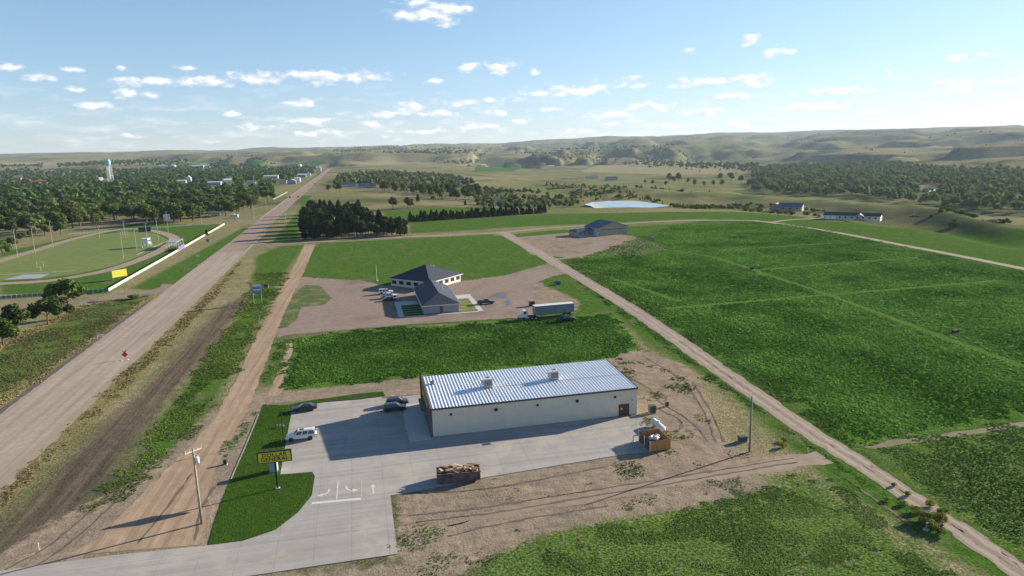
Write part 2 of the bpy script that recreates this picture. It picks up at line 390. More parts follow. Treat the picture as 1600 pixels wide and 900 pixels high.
Z_MOWN = [PL([(440,520),(478,386),(780,368),(860,360),(1060,350),(1190,330),(1300,346),(1640,366),(1640,960),(1300,760),(1220,690),(1120,600),(1010,540),(960,492),(600,512)]), PL([(470,437),(497,380),(770,366),(845,412),(715,438),(610,430)]), PL([(405,600),(432,530),(458,530),(430,610)]),
          PL([(205,450),(390,350),(372,380),(320,440),(240,455)]), PL([(0,460),(0,395),(210,350),(300,350),(345,350),(165,460)]),
          PL([(425,378),(470,325),(520,270),(545,262),(560,300),(470,300),(465,376)]), PL([(230,680),(320,560),(390,470),(400,400),(440,384),(476,383),(430,450),(380,550),(300,690),(200,760)]),
          PL([(640,365),(640,347),(850,335),(1190,328),(1200,340),(1060,343),(800,355)]), PL([(1240,345),(1400,348),(1600,365),(1640,415),(1400,372)]),
          PL([(600,350),(600,330),(700,322),(780,322),(800,336),(640,345)]), PL([(880,408),(905,402),(1300,640),(1345,700),(1290,690),(1200,640),(1120,580)])]
ALLEYS = [[P(1060,392), P(1120,402), P(1300,462), P(1600,572)], [P(900,492), P(1090,478), P(1270,462), P(1400,452), P(1560,438)], [P(1180,422), P(1430,402)], [P(1120,391), P(1300,380)], [P(885,410), P(1060,470)]]
near = (np.abs(GX) < 420) & (GY > 40) & (GY < 900)
nx_, ny_ = GX[near], GY[near]
def zone(polys):
    v = np.full(nx_.shape, -30.0)
    for p in polys: v = np.maximum(v, sdf(p, nx_, ny_))
    out = np.full(GX.shape, -30.0); out[near] = np.clip(v, -30, 30); return out
ZA = {'z_rough': zone(Z_CROP[2:] + Z_BANK), 'z_dirt': zone(Z_DIRT), 'z_soil': zone(Z_SOIL), 'z_dry': zone(Z_DRY), 'z_crop': zone(Z_CROP[:2]), 'z_mown': zone(Z_MOWN)}
al = np.full(nx_.shape, 1e9)
for a in ALLEYS: al = np.minimum(al, sdline(a, nx_, ny_))
aa = np.full(GX.shape, -30.0); aa[near] = np.clip(1.25 - al, -30, 5); ZA['z_alley'] = aa
gd = np.hypot(GX, GY); ga = np.arctan2(GX, GY)
# green irrigated fields far out beyond the town, and tan hay fields
FARG = [PT_([(255,261),(300,254),(490,252),(520,256),(470,261),(330,263)]), PT_([(745,233),(1000,224),(1000,227),(760,237)]), PT_([(740,268),(745,258),(800,254),(830,262),(800,268)])]
FARD = [PT_([(545,254),(600,247),(760,247),(760,252),(640,256),(560,258)]), PT_([(905,268),(940,257),(1080,256),(1180,266),(1190,271),(1040,273)]), PT_([(0,266),(0,254),(250,250),(250,258)])]
fg = np.full(GX.shape, -30.0)
for p in FARG: fg = np.maximum(fg, np.clip(sdf(p, GX, GY), -30, 30))
ZA['z_fargreen'] = fg
fd = np.full(GX.shape, -30.0)
for p in FARD: fd = np.maximum(fd, np.clip(sdf(p, GX, GY), -30, 30))
ZA['z_fartan'] = fd
nyl, nxl = GX.shape
idx = np.arange(nyl * nxl).reshape(nyl, nxl)
F = np.stack([idx[:-1, :-1], idx[:-1, 1:], idx[1:, 1:], idx[1:, :-1]], -1).reshape(-1, 4)

gm = bpy.data.materials.new('ground'); gm.use_nodes = True; nt = gm.node_tree; bs = nt.nodes['Principled BSDF']
bs.inputs['Roughness'].default_value = 1.0; bs.inputs['Specular IOR Level'].default_value = 0.0
pos = nn(nt, 'ShaderNodeNewGeometry').outputs['Position']
def attr(n):
    a = nn(nt, 'ShaderNodeAttribute'); a.attribute_name = n; return a.outputs['Fac']
nA = noise2(nt, pos, 0.55, 4, 0.65); nB = noise2(nt, pos, 0.09, 3, 0.6); nC = noise2(nt, pos, 2.6, 4, 0.75); nD = noise2(nt, pos, 0.012, 4, 0.6); nE = noise2(nt, pos, 0.0016, 5, 0.6)
# streaks along the plots (tyres, mower, drill rows)
mp = nn(nt, 'ShaderNodeMapping'); mp.vector_type = 'TEXTURE'; nt.links.new(pos, mp.inputs[0]); mp.inputs['Rotation'].default_value = (0, 0, math.radians(102.6))
st1 = noise2(nt, vmath(nt, 'MULTIPLY', mp.outputs[0], (0.03, 0.9, 1)), 1.0, 5, 0.65)
st2 = noise2(nt, vmath(nt, 'MULTIPLY', mp.outputs[0], (0.7, 0.05, 1)), 1.0, 5, 0.65)
def zmask(name, width=1.2, amp=3.0, n=None):
    v = math_(nt, 'ADD', attr(name), math_(nt, 'MULTIPLY', math_(nt, 'SUBTRACT', n if n is not None else nA, 0.5), amp))
    return maprange(nt, v, -width, width)
# prairie: tan and olive grasses in patches
pr = mixc(nt, maprange(nt, nD, 0.36, 0.64), (0.265, 0.230, 0.118, 1), (0.145, 0.185, 0.066, 1))
pr = mixc(nt, maprange(nt, nE, 0.40, 0.62), pr, mixc(nt, maprange(nt, nB, 0.3, 0.7), (0.32, 0.26, 0.155, 1), (0.215, 0.22, 0.10, 1)))
pr = mixc(nt, maprange(nt, nA, 0.35, 0.75, 0.0, 0.4), pr, (0.06, 0.065, 0.03, 1))
pr = mixc(nt, maprange(nt, noise2(nt, pos, 0.0045, 5, 0.65), 0.52, 0.66, 0.0, 0.65), pr, (0.045, 0.06, 0.028, 1))
c = pr
c = mixc(nt, math_(nt, 'MULTIPLY', zmask('z_fargreen', 2, 4), 0.9), c, (0.05, 0.135, 0.035, 1))
c = mixc(nt, math_(nt, 'MULTIPLY', zmask('z_fartan', 2, 8), 0.8), c, mixc(nt, st1, (0.34, 0.29, 0.165, 1), (0.26, 0.235, 0.12, 1)))
mown = mixc(nt, maprange(nt, nA, 0.3, 0.7), (0.046, 0.112, 0.016, 1), (0.092, 0.180, 0.030, 1))
mown = mixc(nt, maprange(nt, st1, 0.42, 0.70, 0, 0.6), mown, (0.115, 0.15, 0.042, 1))
mown = mixc(nt, maprange(nt, nC, 0.5, 0.7, 0, 0.5), mown, (0.030, 0.065, 0.010, 1))
mown = mixc(nt, maprange(nt, nB, 0.56, 0.74, 0, 0.6), mown, (0.15, 0.135, 0.07, 1))
c = mixc(nt, zmask('z_mown', 1.5, 4), c, mown)
crop = mixc(nt, maprange(nt, nC, 0.35, 0.65), (0.032, 0.078, 0.010, 1), (0.105, 0.215, 0.034, 1))
crop = mixc(nt, maprange(nt, nB, 0.4, 0.7, 0, 0.5), crop, (0.07, 0.12, 0.025, 1))
crop = mixc(nt, maprange(nt, st1, 0.5, 0.72, 0, 0.45), crop, (0.10, 0.155, 0.035, 1))
c = mixc(nt, zmask('z_crop', 0.8, 4), c, crop)
rgh = mixc(nt, maprange(nt, nC, 0.35, 0.65), (0.055, 0.098, 0.020, 1), (0.125, 0.185, 0.046, 1))
rgh = mixc(nt, maprange(nt, nB, 0.45, 0.65, 0, 0.6), rgh, (0.085, 0.145, 0.028, 1))
rgh = mixc(nt, maprange(nt, nA, 0.60, 0.72, 0, 0.7), rgh, (0.20, 0.165, 0.11, 1))
c = mixc(nt, zmask('z_rough', 2.0, 14), c, rgh)
c = mixc(nt, math_(nt, 'MULTIPLY', zmask('z_alley', 0.8, 1.5), 0.9), c, mixc(nt, nA, (0.085, 0.150, 0.030, 1), (0.135, 0.185, 0.05, 1)))
dry = mixc(nt, maprange(nt, nA, 0.3, 0.7), (0.16, 0.15, 0.06, 1), (0.27, 0.225, 0.10, 1))
c = mixc(nt, zmask('z_dry', 1.2, 4), c, dry)
spk = maprange(nt, nC, 0.34, 0.66, 0.42, 1.42)
spkc = nn(nt, 'ShaderNodeCombineXYZ')
for _i in range(3): nt.links.new(spk, spkc.inputs[_i])
c = mixc(nt, 1.0, c, spkc.outputs[0], 'MULTIPLY')
soil = mixc(nt, maprange(nt, st1, 0.35, 0.65), (0.085, 0.062, 0.046, 1), (0.155, 0.12, 0.088, 1))
c = mixc(nt, math_(nt, 'MULTIPLY', zmask('z_soil', 1.5, 4), 0.9), c, soil)
dirt = mixc(nt, maprange(nt, nA, 0.3, 0.7), (0.235, 0.178, 0.126, 1), (0.345, 0.268, 0.192, 1))
dirt = mixc(nt, maprange(nt, nB, 0.35, 0.65, 0, 0.55), dirt, (0.255, 0.202, 0.152, 1))
dirt = mixc(nt, maprange(nt, st2, 0.55, 0.75, 0, 0.5), dirt, (0.14, 0.105, 0.08, 1))
dirt = mixc(nt, maprange(nt, math_(nt, 'ADD', nC, math_(nt, 'MULTIPLY', nB, 0.6)), 0.88, 1.0, 0, 0.55), dirt, (0.07, 0.10, 0.03, 1))
c = mixc(nt, zmask('z_dirt', 0.7, 5), c, dirt)
nt.links.new(c, bs.inputs['Base Color'])
rut = math_(nt, 'ADD', math_(nt, 'MULTIPLY', nC, 0.11), math_(nt, 'ADD', math_(nt, 'MULTIPLY', nA, 0.12), math_(nt, 'ADD', math_(nt, 'MULTIPLY', st2, 0.16), math_(nt, 'MULTIPLY', nB, 0.5))))
b3 = bump(nt, rut, 0.8, 1.0)
nt.links.new(b3, bs.inputs['Normal'])
gme = npmesh('ground', np.stack([GX, GY, GZ], -1).reshape(-1, 3), F, gm, smooth=True)
for k, v in ZA.items():
    a = gme.attributes.new(k, 'FLOAT', 'POINT'); a.data.foreach_set('value', v.ravel().astype(np.float32))
ground = tag(link('ground', gme), kind='structure')

# ------------------------------------------------------------------ sheets: roads, yards, lawns
def surf(name, cols, rough=0.9, streak=None, scale=0.5, bmp=0.4, stain=None, bd=0.06, fine=4.0):
    """earth or paving: cols = (dark, light); streak=(angle, amount, colour)"""
    m = bpy.data.materials.new(name); m.use_nodes = True; nt = m.node_tree; bs = nt.nodes['Principled BSDF']
    bs.inputs['Roughness'].default_value = rough; bs.inputs['Specular IOR Level'].default_value = 0.5 if rough < 0.5 else 0.06
    pos = nn(nt, 'ShaderNodeNewGeometry').outputs['Position']
    a = noise2(nt, pos, scale, 6, 0.65); b = noise2(nt, pos, scale * 0.12, 4, 0.6); f = noise2(nt, pos, fine, 4, 0.7)
    c = mixc(nt, maprange(nt, a, 0.3, 0.7), c4(cols[0]), c4(cols[1]))
    c = mixc(nt, maprange(nt, b, 0.35, 0.7, 0, 0.5), c, c4([(x + y) / 2 * 0.82 for x, y in zip(*cols[:2])]))
    hgt = f
    if streak:
        mp = nn(nt, 'ShaderNodeMapping'); mp.vector_type = 'TEXTURE'; nt.links.new(pos, mp.inputs[0]); mp.inputs['Rotation'].default_value = (0, 0, streak[0])
        s = noise2(nt, vmath(nt, 'MULTIPLY', mp.outputs[0], (0.02, 0.75, 1)), 1.0, 5, 0.6)
        c = mixc(nt, maprange(nt, s, 0.42, 0.68, 0, streak[1]), c, c4(streak[2]))
        hgt = math_(nt, 'ADD', f, math_(nt, 'MULTIPLY', s, 1.5))
    if stain:
        s = noise2(nt, pos, stain[1], 5, 0.6, 0.5)
        c = mixc(nt, maprange(nt, s, stain[2], stain[2] + 0.15, 0, stain[3]), c, c4(stain[0]))
    nt.links.new(c, bs.inputs['Base Color'])
    nt.links.new(bump(nt, hgt, bmp, bd), bs.inputs['Normal'])
    return m
def densify(poly, step=0.9, jit=0.25, closed=True):
    out = []; n = len(poly)
    for i in range(n if closed else n - 1):
        a = np.array(poly[i]); b = np.array(poly[(i + 1) % n]); L = np.linalg.norm(b - a); k = max(1, int(min(L / step, 400)))
        for j in range(k):
            p = a + (b - a) * j / k
            if jit: p = p + (np.array([fbm(p[0:1] * 0.9, p[1:2] * 0.9, 3, 31)[0], fbm(p[0:1] * 0.9 + 50, p[1:2] * 0.9, 3, 37)[0]]) - 0.5) * 4 * jit
            out.append(tuple(p))
    return out
def sheet(name, poly, z, m, jit=0.25, step=0.9, kind='structure', parent=None, thick=0.0):
    poly = densify(poly, step, jit)
    bm = bmesh.new(); vs = [bm.verts.new((x, y, z)) for x, y in poly]; f = bm.faces.new(vs)
    if f.normal.z < 0: f.normal_flip()
    bmesh.ops.triangulate(bm, faces=[f])
    bm.normal_update()
    for f in bm.faces:
        if f.normal.z < 0: f.normal_flip()
    me = bpy.data.meshes.new(name); bm.to_mesh(me); bm.free(); me.materials.append(m)
    o = link(name, me, parent)
    if kind and parent is None: o['kind'] = kind
    return o
def catmull(pts, n=8):
    pts = [np.array(p, float) for p in pts]; q = [2 * pts[0] - pts[1]] + pts + [2 * pts[-1] - pts[-2]]; out = []
    for i in range(1, len(q) - 2):
        for j in range(n):
            t = j / n
            out.append(0.5 * ((2 * q[i]) + (-q[i - 1] + q[i + 1]) * t + (2 * q[i - 1] - 5 * q[i] + 4 * q[i + 1] - q[i + 2]) * t * t + (-q[i - 1] + 3 * q[i] - 3 * q[i + 1] + q[i + 2]) * t ** 3))
    out.append(pts[-1]); return out
def ribbon(name, pts, w, z, m, jit=0.2, step=1.2, follow=False):
    """path along pts of width w (number or list)"""
    pts = [np.array(p, float) for p in pts]
    c = catmull(pts, 10) if len(pts) > 2 else pts
    ws = np.interp(np.linspace(0, 1, len(c)), np.linspace(0, 1, len(pts)), [w] * len(pts) if np.isscalar(w) else w)
    P2 = []; W2 = []
    for i in range(len(c) - 1):
        L = np.linalg.norm(c[i + 1] - c[i]); st = max(step, np.linalg.norm(c[i]) * 0.008); k = max(1, int(L / st))
        for j in range(k): P2.append(c[i] + (c[i + 1] - c[i]) * j / k); W2.append(ws[i] + (ws[i + 1] - ws[i]) * j / k)
    P2.append(c[-1]); W2.append(ws[-1]); V = []; n = len(P2)
    for i in range(n):
        t = P2[min(i + 1, n - 1)] - P2[max(i - 1, 0)]; t /= np.linalg.norm(t) + 1e-9; nrm = np.array([-t[1], t[0]])
        for s in (-1, -0.33, 0.33, 1):
            j = (fbm(np.array([P2[i][0] * 0.5 + s * 40]), np.array([P2[i][1] * 0.5]), 3, 41)[0] - 0.5) * 4 * jit if abs(s) == 1 else 0
            p = P2[i] + nrm * (s * W2[i] / 2 + s * j); V.append((p[0], p[1], z))
    V = np.array(V)
    if follow: V[:, 2] += H(V[:, 0], V[:, 1])
    F = [(i * 4 + k, i * 4 + k + 1, i * 4 + k + 5, i * 4 + k + 4) for i in range(n - 1) for k in range(3)]
    me = mesh(name, V, F, m)
    if me.polygons[0].normal.z < 0: me.flip_normals()
    return tag(link(name, me), kind='structure')

HW = math.radians(103.1)
M_HWY = surf('highway_surface', ((0.335, 0.27, 0.205), (0.425, 0.35, 0.275)), streak=(HW, 0.6, (0.24, 0.188, 0.145)), scale=0.6, bmp=0.25)
M_HWYP = surf('pink_asphalt', ((0.29, 0.212, 0.162), (0.345, 0.258, 0.20)), streak=(HW, 0.5, (0.225, 0.165, 0.132)), scale=0.4, bmp=0.15)
M_SHO = surf('concrete_shoulder', ((0.36, 0.31, 0.25), (0.42, 0.37, 0.31)), bmp=0.15)
M_LANE = surf('dirt_lane', ((0.33, 0.235, 0.15), (0.43, 0.315, 0.21)), streak=(math.radians(100), 0.6, (0.22, 0.15, 0.10)), bmp=0.5)
M_GRAV = surf('gravel', ((0.235, 0.175, 0.138), (0.305, 0.235, 0.188)), bmp=0.4, stain=((0.17, 0.12, 0.095), 0.06, 0.55, 0.6), streak=(math.radians(20), 0.35, (0.20, 0.15, 0.12)))
M_ROAD = surf('dirt_road', ((0.28, 0.215, 0.165), (0.36, 0.285, 0.225)), bmp=0.45, streak=(math.radians(98), 0.4, (0.235, 0.178, 0.135)))
M_TRACK = surf('track_dirt', ((0.29, 0.22, 0.17), (0.36, 0.28, 0.215)), bmp=0.3)
M_WET = surf('damp_ground', ((0.085, 0.08, 0.085), (0.11, 0.10, 0.105)), rough=0.35, bmp=0.1)
M_CONC = surf('concrete', ((0.345, 0.322, 0.295), (0.405, 0.375, 0.34)), rough=0.8, streak=(GA, 0.7, (0.285, 0.25, 0.215)), scale=0.35, bmp=0.06, bd=0.02, stain=((0.405, 0.365, 0.31), 0.13, 0.50, 0.85))
M_JOINT = mat('joint_filler', (0.19, 0.17, 0.15), 0.9, 0.2)
M_WALK = mat('walk_concrete', (0.46, 0.43, 0.39), 0.85, 0.06, 1.2)
M_PAINTW = mat('white_paint', (0.58, 0.57, 0.54), 0.7, 0.14, 4)
M_PAINTY = mat('yellow_paint', (0.46, 0.39, 0.23), 0.7, 0.2, 4)
M_LAWN = surf('lawn_grass', ((0.022, 0.068, 0.006), (0.070, 0.150, 0.016)), bmp=0.9, bd=0.1, fine=7.0, stain=((0.12, 0.135, 0.04), 0.22, 0.60, 0.5), scale=0.9)
# sod strips: the seams between the turf rolls
nt = M_LAWN.node_tree; bsl = nt.nodes['Principled BSDF']; src = bsl.inputs['Base Color'].links[0].from_socket
br = nn(nt, 'ShaderNodeTexBrick'); posn = [n for n in nt.nodes if n.type == 'NEW_GEOMETRY'][0].outputs['Position']
mpb = nn(nt, 'ShaderNodeMapping'); mpb.vector_type = 'TEXTURE'; mpb.inputs['Rotation'].default_value = (0, 0, GA); nt.links.new(posn, mpb.inputs[0]); nt.links.new(mpb.outputs[0], br.inputs['Vector'])
br.inputs['Scale'].default_value = 1.0; br.inputs['Brick Width'].default_value = 1.6; br.inputs['Row Height'].default_value = 0.6; br.inputs['Mortar Size'].default_value = 0.035; br.inputs['Mortar Smooth'].default_value = 1.0
br.inputs['Color1'].default_value = (1, 1, 1, 1); br.inputs['Color2'].default_value = (0.86, 0.9, 0.86, 1); br.inputs['Mortar'].default_value = (0.6, 0.62, 0.5, 1)
nt.links.new(mixc(nt, 1.0, src, br.outputs[0], 'MULTIPLY'), bsl.inputs['Base Color'])
M_FIELD = surf('football_turf', ((0.115, 0.165, 0.042), (0.175, 0.22, 0.066)), bmp=0.3, streak=(math.radians(13), 0.6, (0.21, 0.215, 0.085)), scale=0.2)

# highway: tan milled stretch in front, pink asphalt beyond, pale concrete shoulder on the town side
h0 = np.array([-101.4, 150.7]); hd = np.array([math.cos(HW), math.sin(HW)]); hn = np.array([-hd[1], hd[0]])   # hn points left
def hp(s, o): return tuple(h0 + hd * s + hn * o)
ribbon('highway', [hp(-170, 0), hp(225, 0)], 14.7, 0.030, M_HWY, 0.15)
ribbon('highway', [hp(224, 0.6), hp(2800, 0.6)], 13.5, 0.034, M_HWYP, 0.05)
for o in (7.9,): ribbon('concrete_shoulder', [hp(430, o), hp(2300, o)], 1.6, 0.05, M_SHO, 0.0)
ribbon('gravel_shoulder', [hp(-170, 7.9), hp(95, 7.9)], 1.6, 0.024, surf('dark_shoulder', ((0.10, 0.085, 0.075), (0.16, 0.13, 0.11)), bmp=0.4), 0.15)
ribbon('gravel_shoulder', [hp(-170, -8.2), hp(330, -8.0)], 2.2, 0.018, surf('tan_shoulder', ((0.30, 0.245, 0.17), (0.36, 0.295, 0.21)), bmp=0.4), 0.25)
# cross roads
ribbon('side_road', PL([(0,486),(60,480),(120,471),(200,462),(262,452),(290,446)]), [5.5,5.5,6,7,12,26], 0.014, M_GRAV, 0.3)
ribbon('side_road', PL([(0,474),(70,478)]), 3.0, 0.010, M_GRAV, 0.3)
ribbon('town_street', PL([(290,352),(330,350),(396,345),(410,343)]), 6.5, 0.016, M_GRAV, 0.1)
ribbon('town_street', PL([(432,321),(412,323),(395,327)]), 4.5, 0.016, M_GRAV, 0.1)
ribbon('section_road', PL([(388,381),(430,380),(485,378),(560,374),(640,370),(720,366),(785,363),(860,356),(960,350),(1060,345),(1150,344),(1200,347),(1300,362),(1400,381),(1500,400),(1700,440)]), [9,6,5.5,5,5,5,6,5,5,5,5,5,4.6,4.4,4.4,4.4], 0.012, M_ROAD, 0.25)
ribbon('ranch_drive', PL([(1205,347),(1240,343),(1290,341)]), [4,4,6], 0.016, M_ROAD, 0.3)
ribbon('field_road', PL([(783,362),(830,388),(900,430),(980,478),(1060,532),(1130,582),(1200,630),(1260,672),(1350,728),(1440,788),(1520,842),(1640,925)]), [8,7,6.0,5.5,5.2,5.0,4.6,4.4,4.0,3.6,3.5,3.5], 0.016, M_ROAD, 0.28)
M_TRK = surf('field_dirt', ((0.27, 0.208, 0.152), (0.35, 0.272, 0.20)), bmp=0.5, streak=(math.radians(14), 0.4, (0.235, 0.178, 0.13)))
ribbon('field_track', PL([(1290,715),(1200,728),(1080,748),(950,772),(800,800),(700,822)]), [4.5,4,3.4,2.6,1.8,0.6], 0.010, M_TRK, 0.6)
ribbon('field_track', PL([(1350,698),(1440,686),(1540,672),(1660,655)]), 1.6, 0.010, surf('worn_grass', ((0.17, 0.145, 0.085), (0.23, 0.19, 0.12)), bmp=0.4), 0.35)
ribbon('shed_drive', PL([(800,372),(860,368),(905,372),(938,378),(925,392),(880,404),(850,403)]), [4,6,8,9,6,4,4], 0.010, M_GRAV, 0.35)
ribbon('foot_track', PL([(456,532),(446,565),(436,595),(428,618)]), [1.6,2.0,2.0,2.6], 0.012, M_LANE, 0.35)
ribbon('cemetery_lane', PL([(488,299),(560,298),(640,300),(700,300)]), 5, 0.02, M_GRAV, 0.1)
def offset_path(pts, o):
    c = catmull(pts, 4); out = []
    for i in range(len(c)):
        t = c[min(i + 1, len(c) - 1)] - c[max(i - 1, 0)]; t = t / np.linalg.norm(t); out.append(tuple(c[i] + np.array([-t[1], t[0]]) * o))
    return out
M_WTR = surf('packed_track', ((0.34, 0.275, 0.215), (0.415, 0.335, 0.27)), bmp=0.2); M_CREST = surf('loose_crest', ((0.24, 0.185, 0.135), (0.30, 0.235, 0.175)), bmp=0.7)
frd = PL([(783,362),(830,388),(900,430),(980,478),(1060,532),(1130,582),(1200,630),(1260,672),(1350,728),(1440,788),(1520,842),(1640,925)])
for o in (-0.95, 0.95): ribbon('wheel_track', offset_path(frd, o), 0.7, 0.0215, M_WTR, 0.25)
ribbon('road_crest', offset_path(frd[4:], 0.0), 0.45, 0.0220, M_CREST, 0.35)
# frontage lane: from the section road down to the drive, fanning out at the near end
lft = PL([(476,382),(455,425),(425,480),(398,530),(372,588),(340,645),(300,695),(258,735),(205,790),(150,842),(105,868)])
rgt = PL([(493,382),(475,425),(448,480),(430,525),(407,588),(388,640),(360,690),(336,735),(322,790),(318,835),(310,852)])
lane = densify(lft, 1.2, 0.25, False) + [lft[-1]] + densify(rgt[::-1], 1.2, 0.25, False) + [rgt[0]]
sheet('frontage_lane', lane, 0.020, M_LANE, 0.0, 50)
# gravel yard round the clinic
sheet('gravel_yard', PL([(432,527),(450,523),(520,517),(620,508),(745,500),(800,497),(830,497),(870,480),(836,474),(832,452),(838,442),(862,432),(885,428),(872,418),(842,420),(800,430),(745,437),(722,440),(600,447),(565,438),(520,436),(472,434),(455,450),(440,490)]), 0.008, M_GRAV, 0.5)
sheet('grass_verge', PL([(446,487),(458,458),(478,445),(500,446),(518,466),(508,476),(470,480),(464,500),(447,512),(432,513),(432,505)]), 0.013, surf('verge_grass', ((0.06, 0.10, 0.025), (0.13, 0.15, 0.055)), bmp=0.6, stain=((0.22, 0.18, 0.10), 0.2, 0.5, 0.7)), 0.4)
sheet('damp_patch', PL([(772,459),(782,457),(792,463),(790,467),(780,466)]), 0.013, M_WET, 0.3, 0.6)
sheet('damp_patch', PL([(787,471),(796,469),(798,475),(790,478)]), 0.013, M_WET, 0.3, 0.6)

# concrete lot of the store, in slabs
lotA = np.array(P(677, 683))
def LW(u, v): return tuple(lotA + E1 * u + E2 * v)      # store frame: u along the long wall, v away from the camera
lot = PL([(456,643),(480,634),(508,629),(560,625),(592,621),(600,623),(640,619),(664,616),(680,612),(680,676),(1000,650),(1012,668),(1030,690),(1012,707),(990,708),(750,748),(610,775),(621,866),(380,902),(330,925),(-80,925),(-80,905),(60,884),(180,868),(325,853),(380,846),(430,829),(465,802),(487,775),(492,745),(488,738),(438,742),(447,690)])
lotL = [loc2(p, lotA) for p in lot]
def clip(poly, ax, val, keep_greater):
    out = []; n = len(poly)
    for i in range(n):
        p, q = poly[i], poly[(i + 1) % n]; a = p[ax] - val; b = q[ax] - val
        if not keep_greater: a, b = -a, -b
        if a >= 0: out.append(p)
        if (a >= 0) != (b >= 0):
            t = a / (a - b); out.append((p[0] + (q[0] - p[0]) * t, p[1] + (q[1] - p[1]) * t))
    return out
lot_base = sheet('parking_lot', lot, 0.075, M_JOINT, 0.0, 500)
lot_base['label'] = 'pale concrete parking lot and driveway in jointed slabs'
SL = 4.75; cnt = 0
us = [p[0] for p in lotL]; vs_ = [p[1] for p in lotL]
u = math.floor(min(us) / SL) * SL
while u < max(us):
    v = math.floor(min(vs_) / SL) * SL
    while v < max(vs_):
        q = clip(clip(clip(clip(lotL, 0, u + 0.014, True), 0, u + SL - 0.014, False), 1, v + 0.014, True), 1, v + SL - 0.014, False)
        if len(q) >= 3:
            ar = 0.5 * abs(sum(q[i][0] * q[(i + 1) % len(q)][1] - q[(i + 1) % len(q)][0] * q[i][1] for i in range(len(q))))
            if ar > 0.3:
                b = MB(); b.poly([LW(*p) for p in q], 0.0, 0.085 + random.uniform(-0.002, 0.002))
                b.build('slab', M_CONC, lot_base); cnt += 1
        v += SL
    u += SL
ZL = 0.085
# lawns beside the lot
lawn_poly = PL([(404,650),(412,632),(450,633),(470,628),(560,615),(598,612),(602,619),(560,624),(508,628),(480,633),(455,642),(446,690),(437,743),(488,739),(491,746),(486,775),(464,801),(429,828),(379,845),(325,852),(340,800),(360,750),(385,695)])
sheet('lawn', lawn_poly, 0.05, M_LAWN, 0.05, 0.8)
# the concrete kerb between lawn and dirt, and the kerb at the head of the lot
kb = MB()
kpts = PL([(404,648),(385,694),(361,749)])
for a, b in zip(kpts[:-1], kpts[1:]): kb.beam((a[0], a[1], 0.04), (b[0], b[1], 0.04), 0.18, 0.08)
tag(kb.build('kerb', M_CONC), kind='structure')
kb = MB(); kpts = PL([(508,628),(560,624),(592,620.5)])
for a, b in zip(kpts[:-1], kpts[1:]): kb.beam((a[0], a[1], 0.14), (b[0], b[1], 0.14), 0.2, 0.16)
tag(kb.build('kerb', mat('dark_kerb', (0.09, 0.085, 0.08), 0.8)), kind='structure')
# paint on the lot
def paint(name, poly, m, label=None): 
    o = sheet(name, poly, ZL + 0.006, m, 0.0, 50); return o
def stripe(a, b, w, m, name='lane_line'):
    a = np.array(P(*a)); b = np.array(P(*b)); d = (b - a) / np.linalg.norm(b - a); n = np.array([-d[1], d[0]]) * w / 2
    return paint(name, [a - n, b - n, b + n, a + n], m)
stripe((487, 787), (564.5, 780), 0.6, M_PAINTW, 'stop_line'); stripe((528.5, 752), (526, 781.5), 0.16, M_PAINTW); stripe((565, 752), (564.5, 779), 0.16, M_PAINTY)
def arrow(base, pts_local, rot):
    o = np.array(P(*base)); c, s = math.cos(rot), math.sin(rot)
    paint('lane_arrow', [(o[0] + x * c - y * s, o[1] + x * s + y * c) for x, y in pts_local], M_PAINTW)
STR = [(-.12,-1.2),(.12,-1.2),(.12,.4),(.42,.4),(0,1.3),(-.42,.4),(-.12,.4)]
CUR = [(-.1,1.2),(.15,1.2),(.12,.3),(-.15,-.3),(-.75,-.55),(-.75,-.2),(-1.5,-.75),(-.8,-1.3),(-.78,-.9),(-.1,-.62),(.35,.1)][::-1]
CUR = [(.35,1.2),(.6,1.2),(.55,.3),(.2,-.35),(-.45,-.62),(-.45,-1.0),(-1.3,-.6),(-.45,-.05),(-.45,-.35),(.05,-.12),(.32,.4)]
_o = np.array(P(583, 764, ZL)); _V = []
for (x, y) in [(-.12, -1.6), (.12, -1.6), (.12, .54), (-.12, .54), (-.42, .541), (.42, .541), (0, 1.75)]: _V.append((_o[0] + x * math.cos(GA) - y * math.sin(GA), _o[1] + x * math.sin(GA) + y * math.cos(GA), ZL + 0.008))
tag(link('lane_arrow', mesh('lane_arrow', _V, [(0, 1, 2, 3), (4, 5, 6)], M_PAINTW)), kind='structure')
arrow((509, 771), CUR, GA); arrow((546, 765), [(-x, y) for x, y in CUR], GA)
for k in range(9):
    x0 = 760 + k * 27
    stripe((x0, 700 - k * 3.2), (x0 + 9, 689 - k * 3.0), 0.1, M_PAINTY, 'stall_line')
for k in range(7): stripe((512 + k * 2.2, 724 - k * 12), (552 + k * 2.5, 719 - k * 12), 0.1, M_PAINTY, 'stall_line')

q = P(760, 694, ZL); dg_ = empty('storm_drain', q[0], q[1], ZL + 0.004, GA, 'dark iron storm drain grate in the middle of the lot', 'drain')
MB().box(-0.75, 0.75, -0.4, 0.4, 0.0, 0.015).build('frame', mat('drain_iron', (0.035, 0.032, 0.03), 0.7), dg_)
for k in range(6): MB().box(-0.62 + k * 0.22, -0.52 + k * 0.22, -0.34, 0.34, 0.017, 0.03).build('bar', mat('drain_bar', (0.09, 0.085, 0.08), 0.6), dg_)
